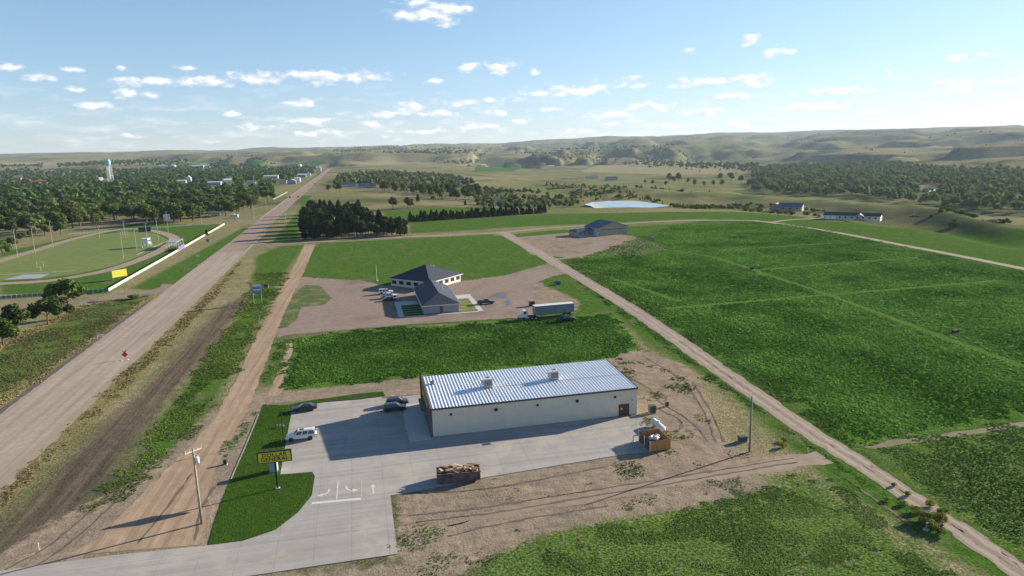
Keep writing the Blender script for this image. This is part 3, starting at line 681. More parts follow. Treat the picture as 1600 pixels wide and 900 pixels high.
# ruts pressed into the bare soil
M_RUT = surf('pressed_soil', ((0.135, 0.10, 0.075), (0.19, 0.145, 0.11)), bmp=0.3)
for pts in ([(1072,598),(1098,640),(1118,690)],[(1082,597),(1109,640),(1131,690)],[(1030,640),(1056,652),(1066,664),(1050,674),(1020,668)],[(1036,632),(1070,652),(1092,672),(1106,690)],[(985,590),(1015,608),(1035,632)],[(640,806),(760,792),(900,770),(1040,748),(1240,716)],[(650,816),(770,801),(910,778),(1050,755),(1245,722)],[(700,838),(800,815),(950,790)],[(640,770),(720,768),(830,752),(980,722)],[(230,700),(160,780),(80,850),(10,890)],[(245,706),(178,786),(100,856),(40,893)],[(300,740),(255,800),(215,850)],[(335,760),(312,800),(305,845)],[(1300,735),(1360,775),(1420,820),(1460,850)],[(1010,560),(1045,580),(1075,600)]):
    ribbon('tyre_rut', PL(pts), 0.34, 0.0245, M_RUT, 0.22, 0.6)
# football field and track in front of the town
sheet('football_field', PL([(-60,425),(0,402),(60,388),(130,370),(195,362),(240,364),(262,374),(240,392),(180,415),(120,428),(60,435),(-60,442)]), 0.012, M_FIELD, 0.3, 3)
ribbon('running_track', PL([(-60,428),(0,408),(60,390),(120,372),(190,358),(235,360),(270,370),(266,382),(232,400),(180,419),(120,432),(60,440),(-60,446)]), 6.5, 0.020, M_TRACK, 0.2)
sheet('concrete_pad', PL([(5,437),(38,429),(78,428),(62,435)]), 0.03, mat('grey_pad', (0.30, 0.30, 0.30), 0.8), 0.0, 50)
stripe_z = 0.024
for (a, b) in (((-30, 431), (118, 423)), ((214, 398), (271, 372)),):
    a = np.array(P(*a)); b = np.array(P(*b)); d = (b - a) / np.linalg.norm(b - a); n = np.array([-d[1], d[0]]) * 0.25
    sheet('field_line', [a - n, b - n, b + n, a + n], 0.032, M_PAINTW, 0.0, 500)

# pond and a reach of the river
M_WATER = bpy.data.materials.new('water'); M_WATER.use_nodes = True; nt = M_WATER.node_tree; bs = nt.nodes['Principled BSDF']
bs.inputs['Base Color'].default_value = (0.05, 0.075, 0.09, 1); bs.inputs['Roughness'].default_value = 0.03; bs.inputs['IOR'].default_value = 1.33
pos = nn(nt, 'ShaderNodeNewGeometry').outputs['Position']
nt.links.new(bump(nt, noise(nt, vmath(nt, 'MULTIPLY', pos, (0.5, 1.0, 1.0)), 0.6, 3, 0.5), 0.06, 0.05), bs.inputs['Normal'])
zp = float(H(np.array([103.0]), np.array([625.0]))[0]) + 0.7
sheet('pond', PL([(914,319),(925,316),(950,314),(990,313.5),(1020,317),(1046,321.5),(1020,324.5),(985,326),(930,325)], zp), zp, M_WATER, 0.8, 4)
rc_ = place(1449, 297); zr = float(H(np.array([rc_[0]]), np.array([rc_[1]]))[0]) + 0.9
sheet('river', PL([(1436,297.5),(1443,295.5),(1456,294.5),(1464,296),(1460,298.5),(1446,300)], zr), zr, M_WATER, 0.8, 6)

# ================================================================== the store
M_WALLB = mat('beige_siding', (0.68, 0.61, 0.50), 0.55, 0.05, 0.6, objrand=0.0)
M_ROOFM = mat('galvalume_roof', (0.80, 0.81, 0.82), 0.42, 0.04, 0.8, metal=0.15)
M_BROWN = mat('brown_trim', (0.085, 0.055, 0.042), 0.5, 0.1)
M_BRICK = mat('brown_block', (0.16, 0.115, 0.085), 0.8, 0.15, 3)
M_GLASS = mat('window_glass', (0.025, 0.03, 0.038), 0.06, 0.1, 2, spec=0.8)
M_DKDOOR = mat('brown_door', (0.075, 0.045, 0.032), 0.5, 0.1)
M_YEL = mat('sign_yellow', (0.80, 0.62, 0.03), 0.5, 0.04)
M_BLK = mat('black_metal', (0.018, 0.018, 0.02), 0.5, 0.1)
M_GREY = mat('grey_metal', (0.28, 0.29, 0.30), 0.5, 0.1, 3, metal=0.3)
M_WHITE = mat('white_metal', (0.74, 0.74, 0.72), 0.45, 0.05, 2)
M_TAN = mat('unit_beige', (0.48, 0.46, 0.42), 0.5, 0.06, 2)
store = empty('retail_store', *LW(0, 0), 0.0, GA, 'long beige metal store with ribbed silver roof beside the concrete lot', 'store')
BL, BD, ZE, RISE = 39.0, 16.6, 5.35, 0.55
def ztop(v): return ZE + RISE * v / BD
def wall_poly():
    pts = []
    def side(p, q, n):
        p = np.array(p, float); q = np.array(q, float); L = np.linalg.norm(q - p); d = (q - p) / L; nr = np.array([d[1], -d[0]]); k = int(L / 0.305)
        for i in range(k):
            a = L * i / k; w = L / k
            for (f, o) in ((0, 0), (0.30, 0), (0.38, 0.035), (0.55, 0.035), (0.63, 0)): pts.append(p + d * (a + w * f) + nr * o)
    side((0, 0), (BL, 0), 0); side((BL, 0), (BL, BD), 0); side((BL, BD), (0, BD), 0); side((0, BD), (0, 0), 0)
    return pts
wp = wall_poly(); n = len(wp); V = []
for p in wp: V += [(p[0], p[1], 0.02), (p[0], p[1], ztop(min(max(p[1], 0), BD)) - 0.03)]
link('wall', mesh('wall', V, [(2 * i, 2 * ((i + 1) % n), 2 * ((i + 1) % n) + 1, 2 * i + 1) for i in range(n)], M_WALLB), store)
V = []; k = 64; per = (BL + 0.2) / k; prof = []
for i in range(k): prof += [(i * per - 0.1, 0), (i * per + 0.12, 0), (i * per + 0.165, 0.105), (i * per + 0.215, 0.105), (i * per + 0.26, 0)]
prof.append((BL + 0.1, 0))
for v in (-0.12, BD + 0.12):
    for (x, z) in prof: V.append((x, v, ztop(v) + z))
n = len(prof)
roof = link('roof', mesh('roof', V, [(i, i + 1, n + i + 1, n + i) for i in range(n - 1)], M_ROOFM), store)
b = MB(); b.box(-0.1, BL + 0.12, -0.16, -0.125, ztop(0) - 0.28, ztop(0) + 0.06); b.build('eave_trim', M_BROWN, store)
b = MB(); b.box(BL + 0.105, BL + 0.16, -0.12, BD + 0.12, ZE + 0.2, ZE + 0.62)
bv = b.V; b.V = [(x, y, ztop(y) + (0.1 if z > ZE + 0.4 else -0.22)) for x, y, z in bv]; b.build('gable_trim', M_BROWN, store)
for x in (0.0, BL - 0.12): MB().box(x, x + 0.12, -0.045, 0.0, 0.02, ZE - 0.03).build('corner_trim', M_WALLB, store)
# front: parapet, block base, windows, canopy, letters
b = MB(); b.prism([(0, 0), (1, 0), (1, 1), (0, 1)], 0, 1); 
b.V = [(-0.42 + 0.3 * x, -0.1 + (BD + 0.3) * y, 3.1 + z * (ztop(BD * y) + 0.12 + 0.3 * y - 3.1)) for x, y, z in b.V]; b.build('parapet', M_BROWN, store)
b = MB(); b.box(-0.36, -0.003, 0.0, BD, 0.02, 3.09); b.build('front_wall', M_BRICK, store)
b = MB(); b.box(-0.6, -0.37, BD - 0.5, BD + 0.35, 0.02, 7.1); b.build('pilaster', M_BROWN, store)
b = MB(); b.box(-1.5, -0.43, 5.2, 11.4, 3.15, 3.4); b.build('canopy', M_BROWN, store)
for (a, c_) in ((1.2, 3.0), (3.3, 5.1), (5.6, 8.0), (8.6, 11.0), (11.5, 13.3), (13.6, 15.4)):
    w = MB().box(-0.40, -0.362, a, c_, 0.5 if a not in (5.6, 8.6) else 0.1, 2.8).build('window', M_GLASS, store)
def text_mesh(name, body, size, m, extrude=0.02, bold=0.0, align='CENTER'):
    cu = bpy.data.curves.new(name, 'FONT'); cu.body = body; cu.size = size; cu.extrude = extrude; cu.offset = bold; cu.align_x = align; cu.align_y = 'CENTER'; cu.resolution_u = 3; cu.space_character = 1.06
    o = bpy.data.objects.new(name, cu); COL.objects.link(o); dg = bpy.context.evaluated_depsgraph_get(); me = bpy.data.meshes.new_from_object(o.evaluated_get(dg)); bpy.data.objects.remove(o)
    me.materials.clear(); me.materials.append(m); return me
t = link('wall_lettering', text_mesh('wall_lettering', 'DOLLAR GENERAL', 1.0, M_YEL, 0.05, 0.02), store, loc=(-0.48, 8.3, 4.4)); t.rotation_euler = (PI / 2, 0, -PI / 2)
# side wall fittings
for i, (px, py) in enumerate(((706, 649), (772, 641), (837, 635), (901, 628), (963, 621))):
    uu = (0.085, 0.297, 0.497, 0.693, 0.885)[i] * BL; s_ = 0.28 if i % 2 else 0.2
    MB().box(uu - s_, uu + s_, -0.3, -0.04, 4.0 - s_, 4.0 + s_ * 0.8).build('wall_light', M_BLK, store, bevel=0.03)
d0 = BL - 3.55
dr = MB().box(d0, d0 + 1.85, -0.09, -0.037, 0.09, 2.25).build('double_door', M_DKDOOR, store)
MB().box(d0 + 0.9, d0 + 0.95, -0.105, -0.091, 0.1, 2.25).build('door_seam', M_BLK, dr)
MB().box(d0 + 0.3, d0 + 0.62, -0.108, -0.092, 1.2, 1.65).build('notice', M_YEL, dr)
MB().box(d0 - 0.12, d0 - 0.003, -0.12, -0.036, 0.09, 2.36).box(d0 + 1.853, d0 + 1.97, -0.12, -0.036, 0.09, 2.36).box(d0 - 0.003, d0 + 1.853, -0.12, -0.036, 2.253, 2.36).build('door_frame', M_BROWN, dr)
MB().bar((BL - 1.0, -0.12, 3.0), (BL - 1.0, -0.05, 3.0), 0.12).build('vent_cap', M_BLK, store)
# roof pieces
MB().beam((12.3, 7.2, ztop(7.2) + 0.14), (BL - 0.2, 7.2, ztop(7.2) + 0.14), 0.06, 0.05).build('gas_pipe', M_GREY, roof)
ex = MB().lathe([(0.0, 0.55), (0.25, 0.55), (0.55, 0.42), (0.6, 0.3), (0.45, 0.24), (0.4, 0.0), (0.6, -0.02)], 20, c=(1.6, 12.3, ztop(12.3) + 0.06)).build('exhaust_fan', M_GREY, roof, True)
MB().lathe([(0.0, 0.62), (0.2, 0.6), (0.2, 0.5)], 12, c=(1.6, 12.3, ztop(12.3) + 0.06)).build('fan_hub', M_BLK, ex)
def rooftop_unit(u, v, label):
    o = LW(u, v); z = ztop(v) + 0.02
    r = empty('rooftop_unit', o[0], o[1], z, GA, label, 'air conditioner', 'rooftop units on the store')
    MB().box(-0.8, 0.8, -0.75, 0.75, 0.0, 0.3).build('kerb_frame', M_GREY, r)
    MB().box(-0.85, 0.85, -0.85, 0.85, 0.303, 1.75).build('casing', M_TAN, r, bevel=0.02)
    MB().box(-0.7, 0.7, -0.88, -0.852, 0.45, 1.5).build('grille', mat('dark_grille', (0.15, 0.17, 0.18), 0.6), r)
    MB().box(-0.9, 0.9, -0.9, 0.9, 1.752, 1.8).build('lid', M_TAN, r)
    MB().lathe([(0, 0.14), (0.35, 0.12), (0.4, 0.0)], 16, c=(0.35, 0.3, 1.8)).build('fan_guard', M_GREY, r)
    MB().box(-1.2, -0.852, -0.5, 0.5, 0.5, 1.2).build('intake_hood', M_TAN, r)
rooftop_unit(11.6, 7.9, 'beige rooftop air conditioner nearer the store front')
rooftop_unit(25.0, 8.6, 'beige rooftop air conditioner farther from the store front')
# front walk with yellow edge
MB().poly([LW(-4.3, -1.2), LW(-0.45, -1.2), LW(-0.45, 17.4), LW(-4.3, 17.4)], 0.095, 0.19).build('sidewalk', M_WALK)['kind'] = 'structure'
MB().poly([LW(-4.6, 4), LW(-4.32, 4), LW(-4.32, 12.5), LW(-4.6, 12.5)], 0.095, 0.2).build('kerb', M_PAINTY)['kind'] = 'structure'

# ================================================================== vehicles
M_TYRE = mat('tyre', (0.018, 0.018, 0.018), 0.85); M_RIM = mat('rim', (0.42, 0.43, 0.44), 0.3, 0.05, metal=0.7)
M_HEAD = mat('headlight', (0.65, 0.66, 0.68), 0.15, 0.02); M_TAIL = mat('tail_light', (0.32, 0.02, 0.015), 0.25, 0.05)
def carpaint(name, col, metal=0.15): return mat(name, col, 0.28, 0.03, 1.0, metal=metal, coat=0.6)
WHEEL = MB().lathe([(0.20, -0.11), (0.33, -0.115), (0.37, -0.08), (0.37, 0.08), (0.33, 0.115), (0.20, 0.11)], 20, 'y').mesh('tyre', M_TYRE, True)
RIM = MB().lathe([(0.0, 0.09), (0.07, 0.1), (0.09, 0.07), (0.2, 0.1), (0.215, 0.06), (0.215, -0.06), (0.0, -0.06)], 10, 'y').mesh('rim', M_RIM)
SPEC = {
 'suv':    dict(L=5.35, W=2.0, low=[(-2.66,.42),(-2.66,.95),(-2.58,1.12),(1.22,1.12),(2.42,.98),(2.62,.80),(2.66,.42)], cab=(-2.56, 1.25, -2.38, 0.52, 1.1, 1.86), wx=(-1.6, 1.68), split=(0.0, .36, .68, 1.0), wr=1.0),
 'sedan':  dict(L=4.85, W=1.84, low=[(-2.40,.34),(-2.42,.75),(-2.30,.95),(1.05,.92),(2.20,.76),(2.40,.58),(2.42,.34)], cab=(-1.95, 1.10, -1.05, 0.25, .90, 1.43), wx=(-1.42, 1.45), split=(0.0, .5, 1.0), wr=0.88),
 'hatch':  dict(L=4.5, W=1.82, low=[(-2.22,.36),(-2.25,.85),(-2.12,1.0),(1.0,.98),(2.05,.82),(2.22,.62),(2.25,.36)], cab=(-2.15, 1.12, -1.75, 0.30, .97, 1.58), wx=(-1.35, 1.38), split=(0.0, .33, .66, 1.0), wr=0.92),
 'pickup': dict(L=5.85, W=2.0, low=[(-2.92,.50),(-2.92,1.10),(-1.02,1.12),(1.28,1.12),(2.62,1.04),(2.86,.85),(2.90,.48)], cab=(-0.95, 1.30, -0.78, 0.62, 1.1, 1.86), wx=(-1.85, 1.90), split=(0.0, .48, 1.0), wr=1.05),
}
def vehicle(name, label, kind, paintm, xy, rz, cat, group=None, z=0.0):
    q = SPEC[kind]; hw = q['W'] / 2; r = empty(name, xy[0], xy[1], z, rz, label, cat, group)
    b = MB(); b.prism(q['low'], -hw, hw)
    b.V = [(x, y * (1 - 0.10 * max(0, (abs(x) - 1.9)) / 0.8), zz) for x, y, zz in b.V]
    x0, x1, t0, t1, zb, zt = q['cab']; wb, wt = hw * 0.95, hw * 0.76
    cab = [(x0, -wb, zb), (x1, -wb, zb), (x1, wb, zb), (x0, wb, zb), (t0, -wt, zt), (t1, -wt, zt), (t1, wt, zt), (t0, wt, zt)]
    body = b.build('body', paintm, r, bevel=0.09, smooth=False)
    MB().add(cab, [(3, 2, 1, 0), (4, 5, 6, 7), (0, 1, 5, 4), (1, 2, 6, 5), (2, 3, 7, 6), (3, 0, 4, 7)]).build('cabin', paintm, r, bevel=0.05)
    C8 = [Vector(c) for c in cab]
    def pane(nm, a, b_, c, d, u0, u1, v0, v1):
        nrm = (b_ - a).cross(d - a).normalized(); cen = sum(C8, Vector()) / 8
        if nrm.dot(a - cen) < 0: nrm = -nrm
        f = lambda u, v: (a * (1 - u) + b_ * u) * (1 - v) + (d * (1 - u) + c * u) * v + nrm * 0.012
        MB().quad(f(u0, v0), f(u1, v0), f(u1, v1), f(u0, v1)).build(nm, M_GLASS, r)
    pane('windshield', C8[1], C8[2], C8[6], C8[5], .06, .94, .08, .92)
    pane('rear_window', C8[0], C8[3], C8[7], C8[4], .1, .9, .2, .88)
    sp = q['split']
    for (i0, i1, i2, i3) in ((0, 1, 5, 4), (3, 2, 6, 7)):
        for k in range(len(sp) - 1):
            pane('side_window', C8[i0], C8[i1], C8[i2], C8[i3], sp[k] * 0.92 + 0.055, sp[k + 1] * 0.92 + 0.015, .14, .86)
    for wx in q['wx']:
        for s in (-1, 1):
            w = link('wheel', WHEEL, r, loc=(wx, s * (hw - 0.10), 0.37 * q['wr'])); w.scale = (q['wr'],) * 3
            rm = link('rim', RIM, w); rm.scale = (1, s, 1)
            MB().bar((wx, s * (hw - 0.28), 0.40 * q['wr']), (wx, s * (hw + 0.004), 0.40 * q['wr']), 0.43 * q['wr'], 18).build('wheel_arch', M_BLK, r)
    fx = q['L'] / 2
    for s in (-1, 1):
        zf = q['low'][-2][1]; 
        MB().box(fx - 0.22, fx - 0.02, s * hw * 0.74 - 0.18, s * hw * 0.74 + 0.18, zf - 0.12, zf + 0.06).build('headlight', M_HEAD, r, bevel=0.02)
        MB().box(-fx - 0.015, -fx + 0.12, s * hw * 0.80 - 0.13, s * hw * 0.80 + 0.13, zf - 0.02, zf + 0.2).build('tail_light', M_TAIL, r, bevel=0.02)
        MB().box(x1 - 0.25, x1 - 0.05, s * (hw + 0.02) - 0.1, s * (hw + 0.02) + 0.1, zb + 0.03, zb + 0.2).build('mirror', paintm, r, bevel=0.02)
    MB().box(fx - 0.12, fx + 0.03, -hw * 0.82, hw * 0.82, 0.32, 0.55).build('bumper', M_BLK, r, bevel=0.03)
    MB().box(-fx - 0.03, -fx + 0.12, -hw * 0.82, hw * 0.82, 0.36, 0.58).build('bumper', M_BLK, r, bevel=0.03)
    if kind == 'pickup':
        MB().box(-2.80, -1.06, -hw + 0.12, hw - 0.12, 1.09, 1.125).build('truck_bed', M_BLK, r)
        MB().box(-2.9, -1.0, -hw + 0.01, -hw + 0.11, 1.10, 1.24).box(-2.9, -1.0, hw - 0.11, hw - 0.01, 1.10, 1.24).box(-2.91, -2.8, -hw + 0.115, hw - 0.115, 1.10, 1.24).build('bed_rail', paintm, r)
    if kind == 'suv':
        for s in (-1, 1): MB().beam((-2.1, s * 0.62, 1.93), (0.3, s * 0.62, 1.93), 0.05, 0.05).build('roof_rail', M_GREY, r)
        MB().box(-0.55, 0.2, -0.4, 0.4, 1.862, 1.868).build('sunroof', M_GLASS, r)
    return r
WH = carpaint('white_car_paint', (0.72, 0.72, 0.70), 0.0); BK = carpaint('black_car_paint', (0.015, 0.016, 0.02)); DG_ = carpaint('dark_grey_car_paint', (0.05, 0.055, 0.06)); CH = carpaint('charcoal_car_paint', (0.028, 0.03, 0.036)); SV = carpaint('silver_car_paint', (0.38, 0.39, 0.40), 0.5); RD = carpaint('red_car_paint', (0.30, 0.02, 0.02))
g_lot = 'vehicles parked on the store lot'
vehicle('parked_car', 'white sport utility vehicle parked nose to the sign lawn', 'suv', WH, P(471, 686, ZL), PI + GA, 'car', g_lot, ZL)
vehicle('parked_car', 'black sedan parked at the far corner of the lot beside the lawn', 'sedan', BK, P(476, 641, ZL), PI + GA, 'car', g_lot, ZL)
vehicle('parked_car', 'dark grey hatchback parked in the shade by the store front', 'hatch', DG_, P(617, 641, ZL), GA, 'car', g_lot, ZL)
vehicle('parked_car', 'black car parked behind the grey hatchback by the store front', 'hatch', BK, P(621, 632, ZL), GA, 'car', g_lot, ZL)
g_cl = 'vehicles round the hip-roofed clinic'
vehicle('parked_car', 'white sport utility vehicle beside the clinic, farthest of the three parked together', 'suv', WH, P(603, 459), GA, 'car', g_cl)
vehicle('parked_truck', 'white pickup between the white car and the dark car at the clinic', 'pickup', WH, P(608, 465.5), GA, 'pickup truck', g_cl)
vehicle('parked_car', 'dark car at the clinic walk, nearest of the three parked together', 'sedan', CH, P(610, 469.5), GA, 'car', g_cl)
vehicle('parked_truck', 'dark pickup parked right of the clinic walk near the damp patches', 'pickup', CH, P(759, 475), GA, 'pickup truck', g_cl)
vehicle('parked_truck', 'dark pickup parked on the grass in front of the grey trailer', 'pickup', DG_, P(884, 502), GA, 'pickup truck', g_cl)
g_hw = 'vehicles driving on the highway'
for i, (px, py, off, lab) in enumerate(((453, 309, 1, 'dark car on the highway, left of the nearest pair'), (466, 308.5, -1, 'dark car on the highway, right of the nearest pair'), (492, 288, -1, 'small dark car on the highway beyond the nearest pair'), (515, 263, 1, 'tiny dark car far up the highway near the last houses'))):
    vehicle('moving_car', lab, 'suv', (CH, BK, RD, CH)[i], P(px, py), HW + (PI if off > 0 else 0), 'car', g_hw, 0.05)
vehicle('parked_truck', 'red pickup on the grass right of the long ranch house', 'pickup', RD, P(1428, 340), 0.2, 'pickup truck')
vehicle('parked_truck', 'dark pickup parked between the two ranch houses', 'pickup', CH, P(1281, 339), 0.9, 'pickup truck')
vehicle('parked_car', 'silver car parked left of the stone-coloured ranch house', 'sedan', SV, P(1195, 332), 0.1, 'car')

# semi tractor and trailer
tx = P(836, 498); ty = P(897, 492.5); ta = math.atan2(ty[1] - tx[1], ty[0] - tx[0])
tr = empty('box_trailer', tx[0], tx[1], 0, ta, 'long grey-blue box trailer parked at the edge of the gravel yard', 'trailer')
M_TRL = mat('trailer_steel', (0.20, 0.23, 0.27), 0.5, 0.12, 0.6, metal=0.2); M_TRT = mat('trailer_roof', (0.62, 0.62, 0.60), 0.5, 0.08)
b = MB(); b.box(0, 12.6, 0, 2.5, 1.1, 3.75)
for k in range(21): b.box(0.28 + k * 0.6, 0.36 + k * 0.6, -0.035, -0.001, 1.15, 3.7)
b.build('cargo_box', M_TRL, tr); MB().box(-0.02, 12.62, -0.04, 2.54, 3.752, 3.80).build('roof', M_TRT, tr)
MB().box(0.4, 12.3, 0.6, 0.8, 0.85, 1.098).box(0.4, 12.3, 1.7, 1.9, 0.85, 1.098).build('chassis', M_BLK, tr)
for x in (10.0, 11.3):
    for y in (0.25, 2.25):
        w = link('wheel', WHEEL, tr, loc=(x, y, 0.5)); w.scale = (1.35, 1.8, 1.35); link('rim', RIM, w)
for y in (0.5, 2.0): MB().bar((2.2, y, 0.0), (2.2, y, 1.099), 0.08).build('landing_leg', M_BLK, tr)
kx = P(811, 500)
kt = empty('semi_truck', kx[0], kx[1], 0, ta + PI, 'white day-cab semi truck uncoupled in front of the grey trailer', 'truck')
kt.location = (kx[0] + 2.6 * math.cos(ta), kx[1] + 2.6 * math.sin(ta), 0)
MB().box(-3.0, 2.6, 0.75, 1.05, 0.6, 0.95).box(-3.0, 2.6, -1.05, -0.75, 0.6, 0.95).build('frame', M_BLK, kt)
MB().prism([(0.3, 0.9), (2.9, 0.9), (2.95, 1.5), (2.8, 1.75), (1.75, 1.9), (1.45, 2.85), (0.3, 2.95)], -1.15, 1.15).build('cab', WH, kt, bevel=0.06)
MB().quad((1.76, -1.0, 2.0), (1.76, 1.0, 2.0), (1.53, 0.95, 2.72), (1.53, -0.95, 2.72)).build('windshield', M_GLASS, kt)
for s in (-1, 1):
    MB().quad((0.6, s * 1.16, 1.95), (1.5, s * 1.16, 1.95), (1.35, s * 1.16, 2.7), (0.6, s * 1.16, 2.7)).build('side_window', M_GLASS, kt)
    MB().bar((0.15, s * 1.0, 0.9), (0.15, s * 1.0, 3.4), 0.07).build('exhaust_stack', M_RIM, kt)
    MB().bar((-0.1, s * 1.1, 0.65), (1.1, s * 1.1, 0.65), 0.3, 14).build('fuel_tank', M_RIM, kt)
    for x in (2.2, -1.2, -2.4):
        w = link('wheel', WHEEL, kt, loc=(x, s * 1.05, 0.5)); w.scale = (1.35, 1.8, 1.35); link('rim', RIM, w)
MB().bar((-1.8, 0, 0.96), (-1.8, 0, 1.1), 0.5, 16).build('fifth_wheel', M_BLK, kt)

# ================================================================== sign, poles and small things round the lot
sp = P(434, 763, 0.05); sgn = empty('pole_sign', sp[0], sp[1], 0.05, GA - 0.02, 'black and yellow pole sign reading DOLLAR GENERAL on the lawn', 'sign')
M_YELB = mat('sign_face', (0.70, 0.56, 0.04), 0.45, 0.05)
MB().box(-0.13, 0.13, -0.1, 0.1, 0, 4.35).build('post', M_BLK, sgn); MB().box(-0.3, 0.3, -0.3, 0.3, 0.0, 0.12).build('base_plate', M_WALK, sgn)
cb = MB().box(-2.5, 2.5, -0.24, 0.24, 4.36, 6.2).build('cabinet', M_BLK, sgn, bevel=0.03)
for s in (-1, 1):
    f_ = MB().box(-2.34, 2.34, s * 0.25 - 0.01, s * 0.25 + 0.01, 4.5, 6.06).build('sign_face', M_YELB, sgn)
    for (tx_, zz) in (('DOLLAR', 5.62), ('GENERAL', 4.93)):
        t = link('lettering', text_mesh('lettering', tx_, 0.82, M_BLK, 0.006, 0.015), f_, loc=(0, s * 0.27, zz)); t.rotation_euler = (PI / 2, 0, 0 if s < 0 else PI)
        t.scale = (1.12, 1.0, 1.0)
pp = P(428, 736, 0.05); po = empty('portable_toilet', pp[0], pp[1], 0.05, GA, 'pale blue and white portable toilet on the lawn behind the pole sign', 'toilet')
M_PBL = mat('pale_blue_plastic', (0.22, 0.36, 0.50), 0.5, 0.05)
MB().box(-0.6, 0.6, -0.6, 0.6, 0.12, 2.1).build('shell', M_PBL, po, bevel=0.03); MB().box(0.602, 0.63, -0.5, 0.5, 0.2, 2.0).build('door', M_WHITE, po)
MB().box(-0.64, 0.64, -0.64, 0.64, 2.102, 2.35, (0.12, 0.12)).build('roof', M_WHITE, po); MB().box(-0.64, 0.64, -0.64, 0.64, 0.0, 0.118).build('skid_base', M_GREY, po)
MB().bar((-0.4, 0.4, 2.3), (-0.4, 0.4, 2.6), 0.05).build('vent_pipe', M_GREY, po)

M_POLE = mat('weathered_wood', (0.30, 0.25, 0.19), 0.9, 0.2, 2, bmp=0.3); M_POLEG = mat('grey_wood', (0.22, 0.205, 0.19), 0.9, 0.2, 2, bmp=0.3)
M_INS = mat('insulator', (0.45, 0.42, 0.40), 0.3)
def utility_pole(xy, h, label, arm, m, trafo):
    r = empty('utility_pole', xy[0], xy[1], 0, GA, label, 'utility pole')
    MB().bar((0, 0, 0), (0, 0, h), 0.19, 10, 0.12).build('pole', m, r, True)
    if arm:
        for (zz, ln) in ((h - 0.35, 1.3),):
            a = MB().beam((-0.9, -0.8, zz), (0.9, 0.8, zz), 0.14, 0.16).build('crossarm', mat('bleached_arm', (0.48, 0.44, 0.38), 0.8), r)
            for t in (-1, -0.5, 0.5, 1): MB().bar((0.85 * t, 0.75 * t, zz + 0.08), (0.85 * t, 0.75 * t, zz + 0.42), 0.06, 8).build('insulator', M_INS, a)
            MB().beam((-0.5, -0.44, zz), (0, 0, zz - 0.7), 0.05, 0.05).beam((0.5, 0.44, zz), (0, 0, zz - 0.7), 0.05, 0.05).build('brace', M_GREY, r)
        MB().beam((-0.75, 0.8, h - 0.8), (0.75, -0.8, h - 0.8), 0.12, 0.14).build('crossarm', mat('bleached_arm', (0.48, 0.44, 0.38), 0.8), r)
    else:
        for k in range(3): MB().bar((-0.12, 0, h - 0.3 - k * 0.55), (-0.5, 0, h - 0.15 - k * 0.55), 0.05, 8).build('insulator', M_INS, r)
        MB().bar((0, 0, h), (0, 0, h + 0.35), 0.05, 8).build('insulator', M_INS, r)
    if trafo:
        MB().lathe([(0, 0.5), (0.2, 0.5), (0.24, 0.45), (0.24, -0.4), (0, -0.42)], 14, c=(0.42, 0, h - 1.8)).build('transformer_can', M_WHITE, r, True)
    MB().beam((0.2, 0, 0.1), (0.17, 0, 2.4), 0.06, 0.06).build('ground_conduit', M_GREY, r)
    return r
utility_pole(P(315.5, 818), 11.2, 'bleached wooden utility pole with crossarms and transformer on the dirt lane', True, M_POLE, True)
utility_pole(P(1171, 706), 9.7, 'grey wooden utility pole right of the dumpster pen by the field road', False, M_POLEG, False)

# dumpster full of scrap
da = P(683, 757, ZL); db = P(750, 751.5, ZL); dang = math.atan2(db[1] - da[1], db[0] - da[0])
dm = empty('roll_off_dumpster', da[0], da[1], ZL, dang, 'rusty roll-off dumpster heaped with scrap wood on the lot edge', 'dumpster')
M_RUST = mat('rusty_steel', (0.105, 0.055, 0.038), 0.8, 0.5, 1.2, second=(0.16, 0.12, 0.11), bmp=0.2)
b = MB(); DL, DW, DH = 6.7, 2.4, 1.55
b.box(0, DL, 0, DW, 0.18, 0.28).box(0, DL, 0, 0.07, 0.283, DH).box(0, DL, DW - 0.07, DW, 0.283, DH).box(0, 0.07, 0.073, DW - 0.073, 0.283, DH).box(DL - 0.07, DL, 0.073, DW - 0.073, 0.283, DH); b.build('hull', M_RUST, dm)
for k in range(11): MB().box(0.25 + k * 0.6, 0.36 + k * 0.6, -0.09, -0.002, 0.3, DH - 0.1).build('rib', M_RUST, dm)
MB().box(-0.06, DL + 0.06, -0.1, 0.09, DH + 0.002, DH + 0.1).box(-0.06, DL + 0.06, DW - 0.09, DW + 0.1, DH + 0.002, DH + 0.1).build('top_rail', M_RUST, dm)
for x in (0.7, 6.0): MB().bar((x, 0.0, 0.12), (x, DW, 0.12), 0.12, 10).build('roller', M_BLK, dm)
MB().box(-0.035, -0.002, 0.3, 0.95, 0.85, 1.35).build('label_plate', M_WHITE, dm)
M_LUM = mat('fresh_lumber', (0.58, 0.40, 0.22), 0.8, 0.2, 3, objrand=0.3); M_LUMD = mat('old_board', (0.32, 0.20, 0.12), 0.85, 0.25, 3, objrand=0.3); M_CARD = mat('cardboard', (0.33, 0.22, 0.12), 0.9, 0.15)
def on_dump(x, y, z): c, s = math.cos(dang), math.sin(dang); return (da[0] + x * c - y * s, da[1] + x * s + y * c, ZL + z)
MB().box(0.1, DL - 0.1, 0.1, DW - 0.1, 0.29, 1.35).build('rubbish_fill', mat('mixed_rubbish', (0.09, 0.075, 0.06), 0.95, 0.5, 5, bmp=0.6), dm)
